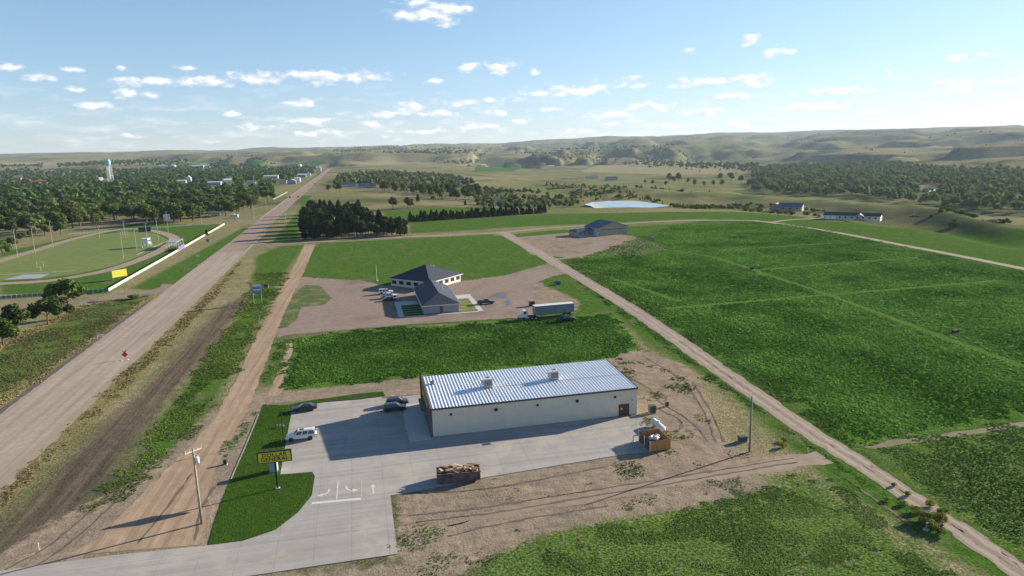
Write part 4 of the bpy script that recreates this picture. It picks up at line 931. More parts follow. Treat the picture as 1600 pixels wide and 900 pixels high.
for k in range(5):
    p = on_dump(2.0 + k * 0.95, 1.2 + random.uniform(-.35, .35), 1.52 + random.uniform(0, .3))
    r = empty('wooden_pallet', p[0], p[1], p[2], dang + random.uniform(-.3, .3), 'pale wooden pallet lying on the scrap in the dumpster', 'pallet', 'pallets in the dumpster'); r.rotation_euler[0] = random.uniform(-.25, .25); r.rotation_euler[1] = random.uniform(-.2, .2)
    for j in range(5): MB().box(-0.6, 0.6, -0.5 + j * 0.22, -0.38 + j * 0.22, 0.1, 0.125).build('slat', M_LUM, r)
    for j in range(3): MB().box(-0.6 + j * 0.555, -0.51 + j * 0.555, -0.5, 0.5, 0.0, 0.098).build('runner', M_LUM, r)
for k in range(26):
    L_ = random.uniform(0.9, 2.3); p = on_dump(random.uniform(0.9, 6.0), random.uniform(0.3, 2.1), random.uniform(1.5, 2.05))
    o = MB().box(-L_ / 2, L_ / 2, -0.09, 0.09, -0.03, 0.03).build('board', random.choice((M_LUM, M_LUMD, M_LUMD)), None, loc=p); o.rotation_euler = (random.uniform(-.3, .3), random.uniform(-.2, .2), random.uniform(-.7, .7))
    tag(o, 'loose scrap board thrown on the heap in the dumpster', 'board', 'boards in the dumpster')
for k, (x, y, s_) in enumerate(((0.55, 1.0, 0.75), (1.3, 0.7, 0.6), (6.0, 0.8, 0.7), (5.6, 1.5, 0.55))):
    p = on_dump(x, y, 1.4); o = MB().box(-s_ / 2, s_ / 2, -s_ / 2, s_ / 2, 0, s_ * 0.7).build('cardboard_box', M_CARD if k != 1 else M_BLK, None, bevel=0.02, loc=p); o.rotation_euler = (random.uniform(-.3, .3), random.uniform(-.4, .4), random.uniform(0, 3))
    tag(o, ('brown cardboard box at the left end of the heaped dumpster', 'black box tilted near the left end of the heaped dumpster', 'brown cardboard box at the right end of the heaped dumpster', 'small brown box among boards near the right end of the dumpster')[k], 'box', 'boxes in the dumpster')

# dumpster pen of cedar boards
en = P(1016, 706, 0.05); er = P(1047, 702, 0.05); ea = math.atan2(er[1] - en[1], er[0] - en[0]); ew = math.dist(en, er)
el_ = P(1003, 690, 0.05); pen = empty('dumpster_pen', en[0], en[1], 0.05, ea, 'square cedar-board dumpster pen with white gate posts at the lot corner', 'enclosure')
M_CED = mat('cedar_boards', (0.50, 0.255, 0.085), 0.8, 0.25, 2, objrand=0.12); M_CEDD = mat('dark_gate', (0.10, 0.075, 0.055), 0.8, 0.2, 2)
PD_ = 4.6; PH = 1.85
def boards(a, bb, m, nm):
    a = np.array(a, float); bb = np.array(bb, float); L_ = np.linalg.norm(bb - a); k = int(L_ / 0.15); d = (bb - a) / L_; pn = None
    for i in range(k):
        p0 = a + d * (i * L_ / k + 0.006); p1 = a + d * ((i + 1) * L_ / k - 0.006); o = 0.012 if i % 2 else -0.012; nr = np.array([-d[1], d[0]])
        q = [p0 + nr * (o - .012), p1 + nr * (o - .012), p1 + nr * (o + .012), p0 + nr * (o + .012)]
        MB().poly([tuple(x) for x in q], 0.05, PH + random.uniform(-.01, .01)).build('board', m, pen)
boards((0, 0), (ew, 0), M_CED, 'near'); boards((ew, 0), (ew, PD_), M_CED, 'right'); boards((0, PD_), (ew, PD_), M_CED, 'back'); boards((0, 0.1), (0, PD_ / 2 - 0.05), M_CEDD, 'gate'); boards((0, PD_ / 2 + 0.05), (0, PD_ - 0.1), M_CEDD, 'gate')
for (x, y) in ((0, 0), (0, PD_ / 2), (0, PD_)): MB().bar((x - 0.06, y, 0), (x - 0.06, y, PH + 0.05), 0.06, 8).build('gate_post', M_WHITE, pen)
for (x, y) in ((ew, 0), (ew, PD_)): MB().box(x - 0.06, x + 0.06, y - 0.06, y + 0.06, 0, PH + 0.05).build('corner_post', M_CED, pen)
M_BAG = mat('white_bag', (0.70, 0.70, 0.72), 0.4, 0.06, 4)
ecs, esn = math.cos(ea), math.sin(ea)
tb = empty('trash_container', en[0] + (ew / 2) * ecs - 2.2 * esn, en[1] + (ew / 2) * esn + 2.2 * ecs, 0.05, ea, 'dark trash container standing inside the cedar pen', 'dumpster')
MB().box(-1.0, 1.0, -0.75, 0.75, 0.1, 1.15).build('hull', mat('dark_steel', (0.03, 0.032, 0.035), 0.6), tb, bevel=0.03); MB().box(-1.06, 1.06, -0.8, 0.8, 1.152, 1.2).build('rim', M_BLK, tb)
for k, (x, y, s_) in enumerate(((-0.6, 0.15, .42), (0.1, -0.2, .5), (0.65, 0.3, .4), (0.0, 0.45, .38))):
    bx = tb.location.x + x * ecs - y * esn; by = tb.location.y + x * esn + y * ecs
    bmx = bmesh.new(); bmesh.ops.create_icosphere(bmx, subdivisions=3, radius=s_)
    for v in bmx.verts: v.co *= 1 + 0.28 * (math.sin(v.co.x * 9 + k) * math.sin(v.co.y * 11) + 0.5 * math.sin(v.co.z * 17 + k)); v.co.z *= 0.8
    me = bpy.data.meshes.new('trash_bag'); bmx.to_mesh(me); bmx.free(); me.materials.append(M_BAG); me.polygons.foreach_set('use_smooth', [True] * len(me.polygons))
    tag(link('trash_bag', me, loc=(bx, by, 1.45)), 'full white trash bag piled in the cedar pen', 'trash bag', 'trash bags in the cedar pen')
# propane tank
ta0 = np.array(P(1020, 664)); ta1 = np.array(P(1041, 683)); tdir = (ta1 - ta0) / np.linalg.norm(ta1 - ta0); TL = 4.6
pt = empty('propane_tank', ta0[0], ta0[1], 0, math.atan2(tdir[1], tdir[0]), 'white horizontal propane tank behind the cedar pen', 'tank')
MB().lathe([(0.0, 0.0), (0.3, 0.05), (0.48, 0.22), (0.53, 0.45), (0.53, TL - 0.45), (0.48, TL - 0.22), (0.3, TL - 0.05), (0.0, TL)], 24, 'x', (0, 0, 0.95)).build('shell', M_WHITE, pt, True)
MB().lathe([(0.0, 0.28), (0.2, 0.24), (0.24, 0.0)], 14, c=(TL / 2, 0, 1.46)).build('valve_dome', M_WHITE, pt, True)
for x in (0.9, TL - 0.9): MB().box(x - 0.1, x + 0.1, -0.42, 0.42, 0, 0.5).build('saddle', M_WALK, pt)
def steel_bollard(px, py, label):
    q = P(px, py, ZL); r = empty('bollard', q[0], q[1], ZL, 0, label, 'bollard', 'yellow bollards'); MB().lathe([(0.11, 0), (0.11, 1.15), (0.08, 1.24), (0, 1.27)], 14).build('post', mat('safety_yellow', (0.70, 0.48, 0.03), 0.5), r, True); MB().lathe([(0.18, 0.0), (0.17, 0.03), (0.11, 0.035)], 14).build('collar', M_WALK, r)
steel_bollard(989.5, 690, 'yellow steel bollard on the lot left of the cedar pen')
M_GRN = mat('utility_green', (0.035, 0.075, 0.05), 0.5, 0.08)
def pad_box(name, px, py, w, d, h, label, m=M_GRN, rz=GA, cat='utility box'):
    q = P(px, py); r = empty(name, q[0], q[1], 0, rz, label, cat)
    MB().box(-w / 2 - .12, w / 2 + .12, -d / 2 - .12, d / 2 + .12, 0, 0.1).build('pad', M_WALK, r)
    MB().box(-w / 2, w / 2, -d / 2, d / 2, 0.1, h * 0.8).build('cabinet', m, r, bevel=0.015)
    MB().add([(-w / 2 - .03, -d / 2 - .03, h * 0.8 + .002), (w / 2 + .03, -d / 2 - .03, h * 0.8 + .002), (w / 2 + .03, d / 2 + .03, h * 0.8 + .002), (-w / 2 - .03, d / 2 + .03, h * 0.8 + .002), (-w / 2 - .03, -d / 2 + .1, h), (w / 2 + .03, -d / 2 + .1, h), (w / 2 + .03, d / 2 + .03, h), (-w / 2 - .03, d / 2 + .03, h)], [(3, 2, 1, 0), (4, 5, 6, 7), (0, 1, 5, 4), (1, 2, 6, 5), (2, 3, 7, 6), (3, 0, 4, 7)]).build('lid', m, r)
    MB().box(-0.02, 0.02, -d / 2 - 0.03, -d / 2 - 0.002, 0.25, h * 0.7).build('door_seam', M_BLK, r)
pad_box('transformer_cabinet', 1019, 645, 1.2, 1.1, 1.5, 'large dark green transformer cabinet at the back corner of the store')
pad_box('pedestal_box', 1042, 635, 0.6, 0.5, 0.9, 'small green pedestal box on bare dirt beyond the large transformer')
pad_box('utility_vault', 1160, 690, 1.3, 1.0, 1.0, 'dark green utility box in the grass beside the grey utility pole')
pad_box('transformer_cabinet', 872, 445, 1.7, 1.4, 1.5, 'dark transformer cabinet on grass by the bend of the field road')
pad_box('pedestal_box', 866, 443, 0.7, 0.6, 1.2, 'light grey pedestal box left of the cabinet by the field road', M_GREY)
pad_box('utility_vault', 416, 449, 1.6, 1.2, 1.4, 'brown cabinet beside the blue board on the verge', mat('brown_cabinet', (0.09, 0.07, 0.055), 0.6))
pad_box('refuse_bin', 831, 478, 1.7, 1.4, 1.5, 'black refuse bin on the gravel left of the grey trailer', M_BLK, cat='bin')
pad_box('irrigation_box', 1020, 373, 1.6, 1.2, 1.1, 'grey valve box in the field right of the tan shed', M_GREY)
pad_box('irrigation_box', 1175, 421, 1.3, 1.0, 1.0, 'dark valve box where two mown alleys meet in the crop', M_BLK)
pad_box('irrigation_box', 1492, 520, 1.3, 1.1, 0.8, 'dark valve box alone in the mown alley of the right field', M_BLK)
pad_box('meter_box', 352, 726, 0.5, 0.5, 0.8, 'small black meter box on the dirt between lane and lawn', M_BLK)
# stakes
M_STK = mat('stake_white', (0.62, 0.58, 0.48), 0.8, 0.1)
for i, (px, py, h, lab) in enumerate(((61,860,1.1,'white marker stake alone on bare dirt at the lower left'),(330,816,1.0,'pale stake beside the bleached utility pole'),(405,628,0.9,'pale stake at the lawn corner, leftmost of the corner stakes'),(419,635,1.1,'pale stake at the lawn corner, second of the corner stakes'),(443,632,1.1,'pale stake in front of the bare strip above the lawn'),(452,640,1.2,'pale stake left of the black sedan'),(440,692,0.9,'white stake at the lawn edge in front of the white SUV'),(443,512,1.0,'white stake on the verge island, left of two'),(449,511,1.0,'white stake on the verge island, right of two'),(436,526,1.1,'white stake at the yard entrance, left of two'),(445,527,1.1,'white stake at the yard entrance, right of two'),(1262,707,0.9,'white stake beside the field road junction'),(474,478,0.9,'thin pale stake on the dry verge island'),(497,437,0.8,'thin pale stake at the top of the verge island'))):
    q = P(px, py); r = empty('marker_stake', q[0], q[1], 0.02, 0.3, lab, 'stake', 'marker stakes'); MB().box(-0.05, 0.05, -0.04, 0.04, 0, h, (0.02, 0.01)).build('post', M_STK, r); MB().box(-0.055, 0.055, -0.045, 0.045, h - 0.25, h - 0.12).build('band', M_WHITE, r)
# slim dark post and striped barricade on the lawn
q = P(443, 685, 0.05); r = empty('slim_post', q[0], q[1], 0.05, GA, 'slim black lamp post on the lawn left of the white SUV', 'post'); MB().bar((0, 0, 0), (0, 0, 5.0), 0.07, 8).build('shaft', M_BLK, r); MB().box(-0.4, 0.4, -0.12, 0.12, 5.0, 5.1).build('lamp_head', M_BLK, r)
q = P(437, 668, 0.05); r = empty('road_barricade', q[0], q[1], 0.05, GA - 0.3, 'orange and white striped barricade lying on the lawn', 'barricade')
for k in range(6): MB().box(-0.9 + k * 0.3, -0.6 + k * 0.3, -0.02, 0.02, 0.32, 0.55).build('stripe', M_WHITE if k % 2 else mat('orange_plastic', (0.55, 0.16, 0.03), 0.5), r)
for s in (-0.7, 0.7): MB().box(s - 0.04, s + 0.04, -0.4, 0.4, 0, 0.07).box(s - 0.04, s + 0.04, 0.022, 0.1, 0.072, 0.6).build('leg', M_BLK, r)

# road signs along the highway
def board_sign(name, px, py, w, h, zb, label, m, rz, posts=2, cat='sign', mp=M_POLEG):
    q = P(px, py); r = empty(name, q[0], q[1], 0, rz, label, cat)
    MB().box(-w / 2, w / 2, -0.04, 0.04, zb, zb + h).build('board', m, r)
    for k in range(posts):
        x = 0 if posts == 1 else -w / 2 + 0.2 + (w - 0.4) * k / (posts - 1); MB().box(x - 0.06, x + 0.06, 0.045, 0.15, 0, zb + h).build('post', mp, r)
    return r
M_RED = mat('signal_red', (0.62, 0.035, 0.02), 0.5, 0.05)
q = P(196, 562); r = empty('road_work_sign', q[0], q[1], 0.03, HW - PI / 2, 'red diamond sign with flags on a folding stand on the highway', 'sign')
b = MB(); b.poly([(0, -0.78), (0.78, 0), (0, 0.78), (-0.78, 0)], -0.015, 0.015); b.V = [(x, z, y + 1.35) for x, y, z in b.V]; b.build('diamond', M_RED, r)
MB().bar((0, 0.05, 0.1), (0, 0.05, 2.3), 0.03).build('mast', M_GREY, r)
for s in (-1, 1): MB().bar((0, 0.05, 0.25), (s * 0.8, -0.5, 0.02), 0.03).bar((0, 0.05, 0.25), (s * 0.8, 0.6, 0.02), 0.03).build('leg', M_GREY, r); MB().quad((s * 0.1, 0.06, 2.2), (s * 0.5, 0.06, 2.45), (s * 0.45, 0.06, 2.1), (s * 0.1, 0.06, 1.95)).build('flag', M_RED, r)
MB().box(0.5, 0.9, -0.7, -0.3, 0.0, 0.12).box(-0.9, -0.5, -0.7, -0.3, 0.0, 0.12).build('sandbag', M_BAG, r)
def barricade(px, py, label):
    q = P(px, py); r = empty('road_barricade', q[0], q[1], 0.03, HW - PI / 2 + 0.3, label, 'barricade', 'white barricades by the highway')
    for z_ in (0.55, 0.95): MB().box(-0.8, 0.8, -0.02, 0.02, z_, z_ + 0.22).build('plank', M_WHITE, r)
    for s in (-0.7, 0.7): MB().bar((s, -0.4, 0), (s, 0, 1.25), 0.035).bar((s, 0.4, 0), (s, 0, 1.25), 0.035).build('leg', M_GREY, r)
barricade(243, 521, 'white barricade on the right highway edge beyond the red sign'); barricade(157, 529, 'fallen white barricade on the left highway edge'); barricade(131, 477, 'white barricade in the grass by the small trees'); barricade(312, 417, 'white barricade on the left highway edge past the side road'); barricade(310, 402, 'white barricade in the grass slope beside the highway')
yb = board_sign('billboard', 188, 437, 6.2, 3.0, 1.3, 'bright yellow board on posts behind the white fence', mat('billboard_yellow', (0.50, 0.43, 0.03), 0.5, 0.06), 1.0, 3)
bb_ = board_sign('project_board', 403, 474, 3.1, 3.4, 3.6, 'blue and white board on two tall posts on the highway verge', mat('board_blue', (0.14, 0.24, 0.42), 0.5, 0.08), GA - 0.15, 2, mp=mat('yellow_post', (0.45, 0.38, 0.16), 0.7))
MB().box(-1.4, 1.4, -0.06, -0.041, 6.0, 6.8).build('white_panel', M_WHITE, bb_); MB().box(-1.2, 1.2, -0.06, -0.041, 4.6, 5.0).build('white_panel', M_WHITE, bb_)
board_sign('street_sign', 141, 466, 1.8, 0.9, 1.4, 'small dark sign on two posts beside the side road', mat('sign_back', (0.06, 0.08, 0.08), 0.5), GA)
board_sign('scoreboard', 227, 367, 7.5, 3.0, 2.2, 'dark blue scoreboard at the far end of the football field', mat('navy_board', (0.015, 0.02, 0.085), 0.4), GA + 0.3, 2)
board_sign('billboard', 262, 354, 4.5, 5.0, 4.5, 'white and red billboard in front of the town trees', mat('bleached_board', (0.60, 0.52, 0.47), 0.6, 0.25, 0.6), GA, 2)
board_sign('street_sign', 466, 387, 0.7, 1.2, 1.5, 'white sign at the corner of section road and frontage lane', M_WHITE, GA, 1)
board_sign('street_sign', 325, 380, 1.6, 1.8, 0.8, 'blue-grey sign on the grass slope beside the highway', mat('slate_board', (0.12, 0.16, 0.22), 0.5), HW - PI / 2, 1)

# ================================================================== clinic with two hip roofs
M_SHING = mat('slate_blue_shingle', (0.026, 0.032, 0.048), 0.75, 0.12, 6, bmp=0.3, bscale=8); M_SIDE = mat('pale_siding', (0.52, 0.49, 0.44), 0.7, 0.05); M_SIDEG = mat('grey_siding', (0.30, 0.31, 0.32), 0.7, 0.05); M_FASC = mat('white_fascia', (0.62, 0.61, 0.58), 0.6, 0.04)
def hip_roof(b, x0, x1, y0, y1, ze, zr, rx0, rx1, ry0, ry1):
    V = [(x0, y0, ze), (x1, y0, ze), (x1, y1, ze), (x0, y1, ze), (rx0, ry0, zr), (rx1, ry1, zr)]
    return V
clin = empty('clinic', *P(662.5, 491), 0, GA, 'low clinic with two dark slate hip roofs on the gravel yard', 'building')
FWW, FWD = 11.2, 31.0
MB().box(0, FWW, 0, FWD, 0.02, 2.75).build('front_wall', M_SIDEG, clin)
V = [(-.6, -.6, 2.75), (FWW + .6, -.6, 2.75), (FWW + .6, FWD, 2.75), (-.6, FWD, 2.75), (FWW / 2, 6.0, 5.5), (FWW / 2, FWD, 5.5)]
rf = MB().add(V, [(0, 1, 4), (1, 2, 5, 4), (2, 3, 5), (3, 0, 4, 5), (3, 2, 1, 0)]).build('front_roof', M_SHING, clin)
for (x, y) in ((8.2, 16), (8.5, 20), (7.5, 24)): MB().bar((x, y, 4.0), (x, y, 4.9), 0.09).build('vent_pipe', M_WHITE, rf)
MB().box(-.62, FWW + .62, -.66, -.601, 2.5, 2.78).box(FWW + .601, FWW + .66, -.6, FWD, 2.5, 2.78).box(-.66, -.601, -.6, FWD, 2.5, 2.78).build('fascia', M_FASC, clin)
dr = MB().box(5.1, 6.1, -0.05, -0.003, 0.05, 2.15).build('door', mat('clinic_door', (0.12, 0.10, 0.09), 0.5), clin); MB().box(5.25, 5.55, -0.06, -0.051, 1.0, 1.9).build('door_pane', M_GLASS, dr)
for y in (4, 9, 14): MB().box(FWW + 0.003, FWW + 0.05, y, y + 1.5, 1.0, 2.1).build('window', M_GLASS, clin)
# rear block, turned by 45 degrees
Lc, Nc, Rc = (np.array(P(*p, 3.0)) for p in ((607, 434.4), (673, 442.5), (723, 428)))
cen = (Lc + Rc) / 2; half = 10.3; co, si = cen - np.array(P(662.5, 491)), GA
def toclin(p): d = np.array(p) - np.array(P(662.5, 491)); return (float(d @ E1), float(d @ E2))
cc = toclin(cen); r45 = math.radians(45)
def rot(x, y): return (cc[0] + x * math.cos(r45) - y * math.sin(r45), cc[1] + x * math.sin(r45) + y * math.cos(r45))
w = half - 0.7
MB().poly([rot(-w, -w), rot(w, -w), rot(w, w), rot(-w, w)], 0.02, 3.0).build('rear_wall', M_SIDE, clin)
e4 = [rot(-half, -half), rot(half, -half), rot(half, half), rot(-half, half)]
rr = MB().add([(x, y, 3.0) for x, y in e4] + [(*rot(0, 0), 7.6)], [(0, 1, 4), (1, 2, 4), (2, 3, 4), (3, 0, 4), (3, 2, 1, 0)]).build('rear_roof', M_SHING, clin)
for (x, y) in ((3.5, -0.5), (4.5, 1.0), (5.4, 0.2)): p = rot(x, y); MB().bar((p[0], p[1], 4.8), (p[0], p[1], 6.6), 0.1).build('vent_pipe', M_WHITE, rr)
for i in range(4):
    a = np.array(e4[i]); b_ = np.array(e4[(i + 1) % 4]); MB().beam((*a, 2.88), (*b_, 2.88), 0.08, 0.28).build('fascia', M_FASC, clin)
for side in range(2):
    for k in range(5):
        t = -w + 2.0 + k * 3.6
        if side == 0: q = [rot(-w - .05, t), rot(-w - .003, t), rot(-w - .003, t + 2.2), rot(-w - .05, t + 2.2)]
        else: q = [rot(t, -w - .05), rot(t + 2.2, -w - .05), rot(t + 2.2, -w - .003), rot(t, -w - .003)]
        if side == 1 or True: MB().poly(q, 0.95, 2.25).build('window', M_GLASS, clin)
for k in range(4):
    t = -w + 3.0 + k * 4; MB().poly([rot(w + .003, t), rot(w + .05, t), rot(w + .05, t + 2.4), rot(w + .003, t + 2.4)], 1.1, 2.2).build('window', M_GLASS, clin)
# walks and grass plots about the clinic
def CW(x, y): o = np.array(P(662.5, 491)); return tuple(o + E1 * x + E2 * y)
def slabw(x0, x1, y0, y1, z, m, name, h=0.05): o = MB().poly([CW(x0, y0), CW(x1, y0), CW(x1, y1), CW(x0, y1)], 0.0, z).build(name, m); o['kind'] = 'structure'; return o
slabw(-8.0, -6.3, -1.6, 21, 0.10, M_WALK, 'sidewalk'); slabw(FWW + 6.0, FWW + 7.7, -1.6, 25.5, 0.10, M_WALK, 'sidewalk'); slabw(-6.3, FWW + 6.0, -2.6, -1.6, 0.098, M_WALK, 'sidewalk'); slabw(FWW + 0.7, FWW + 6.0, 19, 25.5, 0.096, M_WALK, 'sidewalk'); slabw(-6.3, -0.4, 15.2, 21, 0.096, M_WALK, 'sidewalk')
for k in range(5):
    slabw(-6.28, -0.05, -1.55 + k * 3.3, 1.5 + k * 3.3, 0.07, M_LAWN, 'grass_plot'); slabw(FWW + 0.05, FWW + 5.98, -1.55 + k * 4.0, 2.2 + k * 4.0, 0.07, surf('dry_lawn', ((0.13, 0.15, 0.035), (0.20, 0.19, 0.06)), bmp=0.5) if k == 0 else bpy.data.materials['dry_lawn'], 'grass_plot')
    if k: slabw(-6.28, -0.05, -1.75 + k * 3.3, -1.57 + k * 3.3, 0.09, M_WALK, 'plot_edging'); slabw(FWW + 0.05, FWW + 5.98, -1.79 + k * 4.0, -1.57 + k * 4.0, 0.09, M_WALK, 'plot_edging')
q = P(589, 439); r = empty('flagpole', q[0], q[1], 0, 0, 'white flagpole standing left of the clinic', 'flagpole'); MB().bar((0, 0, 0), (0, 0, 6.5), 0.09, 8, 0.05).build('pole', M_WHITE, r); MB().box(-0.4, 0.4, -0.4, 0.4, 0, 0.25).build('base', M_WALK, r); MB().lathe([(0, .1), (.09, .02), (0, -.08)], 8, c=(0, 0, 6.6)).build('finial', M_YEL, r)

# ================================================================== gable houses and sheds
M_REDR = mat('red_roof', (0.24, 0.09, 0.06), 0.8, 0.15, 3); M_GRYR = mat('grey_roof', (0.13, 0.13, 0.14), 0.8, 0.15, 3); M_BLUER = mat('blue_metal_roof', (0.035, 0.052, 0.095), 0.5, 0.08); M_LTR = mat('light_roof', (0.50, 0.50, 0.50), 0.6, 0.06); M_BRKW = mat('brick_wall', (0.26, 0.13, 0.09), 0.85, 0.15, 4); M_BLUEW = mat('blue_wall', (0.20, 0.30, 0.42), 0.6, 0.06); M_CREAM = mat('cream_wall', (0.55, 0.50, 0.42), 0.7, 0.05); M_STONE = mat('stone_wall', (0.26, 0.225, 0.19), 0.85, 0.18, 3)
def house(name, label, xy, rz, w, d, h, rh, mw, mr, cat='house', group=None, win=3, door=True, ov=0.4, chim=False, z=None, garage=0):
    """ridge along local x; front is -y"""
    zz = float(H(np.array([xy[0]]), np.array([xy[1]]))[0]) if z is None else z
    r = empty(name, xy[0], xy[1], zz, rz, label, cat, group)
    b = MB(); b.box(-w / 2, w / 2, -d / 2, d / 2, -0.5, h); b.add([(-w / 2, -d / 2, h), (-w / 2, d / 2, h), (-w / 2, 0, h + rh)], [(0, 1, 2)]); b.add([(w / 2, -d / 2, h), (w / 2, d / 2, h), (w / 2, 0, h + rh)], [(0, 1, 2)]); b.build('wall', mw, r)
    k = rh / (d / 2); e = -ov * k; T = 0.16
    for s in (-1, 1):
        V = []
        for x in (-w / 2 - ov, w / 2 + ov):
            for (y, zc) in ((s * (d / 2 + ov), h + e), (0, h + rh)): V += [(x, y, zc + 0.02), (x, y, zc + T)]
        MB().add(V, [(0, 2, 6, 4), (1, 5, 7, 3), (0, 1, 3, 2), (4, 6, 7, 5), (0, 4, 5, 1), (2, 3, 7, 6)]).build('roof', mr, r)
    for i in range(win):
        x = -w / 2 + (i + 0.75) * w / (win + 0.5)
        if garage and x < -w / 2 + garage: continue
        wn = MB().box(x - 0.55, x + 0.55, -d / 2 - 0.06, -d / 2 - 0.003, 1.0, 2.1).build('window', M_GLASS, r); MB().box(x - 0.65, x + 0.65, -d / 2 - 0.08, -d / 2 - 0.004, 0.88, 0.995).build('sill', M_FASC, wn)
    if win: MB().box(w / 2 + 0.003, w / 2 + 0.05, -0.6, 0.6, 1.0, 2.1).build('window', M_GLASS, r)
    if door: MB().box(0.3, 1.25, -d / 2 - 0.05, -d / 2 - 0.003, 0.05, 2.1).build('door', M_DKDOOR, r)
    if chim: MB().box(w * 0.2, w * 0.2 + 0.8, -0.3, 0.5, h + rh * 0.6, h + rh + 0.9).build('chimney', M_BRKW, r)
    return r
# tan shed with blue roof and its lean-to
shA = math.radians(25.9)
sA = np.array(P(935, 369)); sB = np.array(P(980, 365)); sC = np.array(P(900, 364))
sv = (sB - sA) / np.linalg.norm(sB - sA); sw = np.array([-sv[1], sv[0]]); shang = math.atan2(sv[1], sv[0])
W1 = float(np.linalg.norm(sB - sA)); D1 = 15.0
cshed = sA + sv * W1 / 2 + sw * D1 / 2
sh = house('farm_shed', 'tan gabled shed with dark blue roof and lean-to beside the dirt circle', tuple(cshed), shang + PI / 2, D1, W1, 4.6, 3.2, mat('tan_metal', (0.33, 0.29, 0.25), 0.6, 0.06), M_BLUER, 'shed', win=0, door=False, z=0.0)
# in its frame x runs away from the camera, y to the left; the gable with the big door faces -x
MB().box(-D1 / 2 - 0.05, -D1 / 2 - 0.003, -W1 / 2 + 2, W1 / 2 - 2, 3.3, 3.6).build('trim_band', M_BROWN, sh)
MB().box(-D1 / 2 + 1.2, -D1 / 2 + 4.6, W1 / 2 + 0.003, W1 / 2 + 0.08, 0.05, 4.0).build('roller_door', mat('pale_blue_door', (0.42, 0.48, 0.55), 0.5), sh); MB().box(-D1 / 2 + 0.2, -D1 / 2 + 1.0, W1 / 2 + 0.003, W1 / 2 + 0.07, 0.05, 2.1).build('door', M_WHITE, sh)
MB().box(-1.5, D1 / 2, W1 / 2 + 0.02, W1 / 2 + 11, 0.0, 2.6).build('lean_to_wall', mat('tan_metal', (0.33, 0.29, 0.25), 0.6), sh)
MB().add([(-2.2, W1 / 2 + .02, 3.0), (D1 / 2 + .3, W1 / 2 + .02, 3.0), (D1 / 2 + .3, W1 / 2 + 11.4, 2.62), (-2.2, W1 / 2 + 11.4, 2.62), (2.6, W1 / 2 + .02, 4.3), (2.6, W1 / 2 + 10.0, 4.0)], [(0, 4, 5, 3), (4, 1, 2, 5), (3, 5, 2), (0, 1, 4), (0, 3, 2, 1)]).build('lean_to_roof', M_BLUER, sh)
MB().box(-5.5, -1.52, W1 / 2 + 0.5, W1 / 2 + 10, 0.0, 0.08).build('concrete_apron', M_WALK, sh)
for k in range(3): MB().box(-1.55, -1.502, W1 / 2 + 2 + k * 3, W1 / 2 + 3 + k * 3, 1.0, 1.9).build('window', M_GLASS, sh)
# two ranch houses
h1a = np.array(P(1287, 342)); h1b = np.array(P(1375, 345)); hv = (h1b - h1a) / np.linalg.norm(h1b - h1a); hw_ = np.array([-hv[1], hv[0]]); hl = float(np.linalg.norm(h1b - h1a)); c1 = (h1a + h1b) / 2 + hw_ * 4.2
rh1 = house('ranch_house', 'long low ranch house with two white garage doors on the plateau edge', tuple(c1), math.atan2(hv[1], hv[0]), hl, 8.4, 2.8, 1.5, M_SIDE, mat('dark_shingle', (0.05, 0.047, 0.045), 0.8), win=9, z=0.0, garage=9, door=False)
for k in range(2): MB().box(-hl / 2 + 1.0 + k * 3.6, -hl / 2 + 3.8 + k * 3.6, -4.26, -4.203, 0.05, 2.3).build('garage_door', M_WHITE, rh1)
pg = MB().add([(2.0, -6.0, 2.6), (8.0, -6.0, 2.6), (5.0, -6.0, 4.1), (2.0, -0.5, 2.6), (8.0, -0.5, 2.6), (5.0, -0.5, 4.2)], [(0, 2, 5, 3), (2, 1, 4, 5), (0, 1, 2)]).build('porch_gable', M_SIDEG, rh1)
for x in (2.2, 5.0, 7.8): MB().box(x - .1, x + .1, -5.95, -5.75, 0, 2.6).build('porch_post', M_WHITE, rh1)
MB().box(2.0, 8.0, -6.0, -4.22, 0.0, 0.5).build('porch_deck', M_POLEG, rh1); MB().box(4.4, 5.6, -7.2, -6.02, 0.0, 0.25).build('porch_step', M_POLEG, rh1)
h2 = P(1236, 328); rh2 = house('ranch_house', 'stone-coloured house with grey-blue hip gables left of the long ranch house', h2, -0.55, 17, 11, 3.0, 2.4, M_STONE, mat('grey_blue_roof', (0.10, 0.125, 0.16), 0.6), win=3, z=0.0)
house('ranch_garage', 'small stone-coloured garage wing at the left of the stone house', P(1213, 327), 0.95, 9, 8, 2.8, 2.2, M_STONE, mat('grey_blue_roof', (0.10, 0.125, 0.16), 0.6), 'garage', win=1, z=0.0)
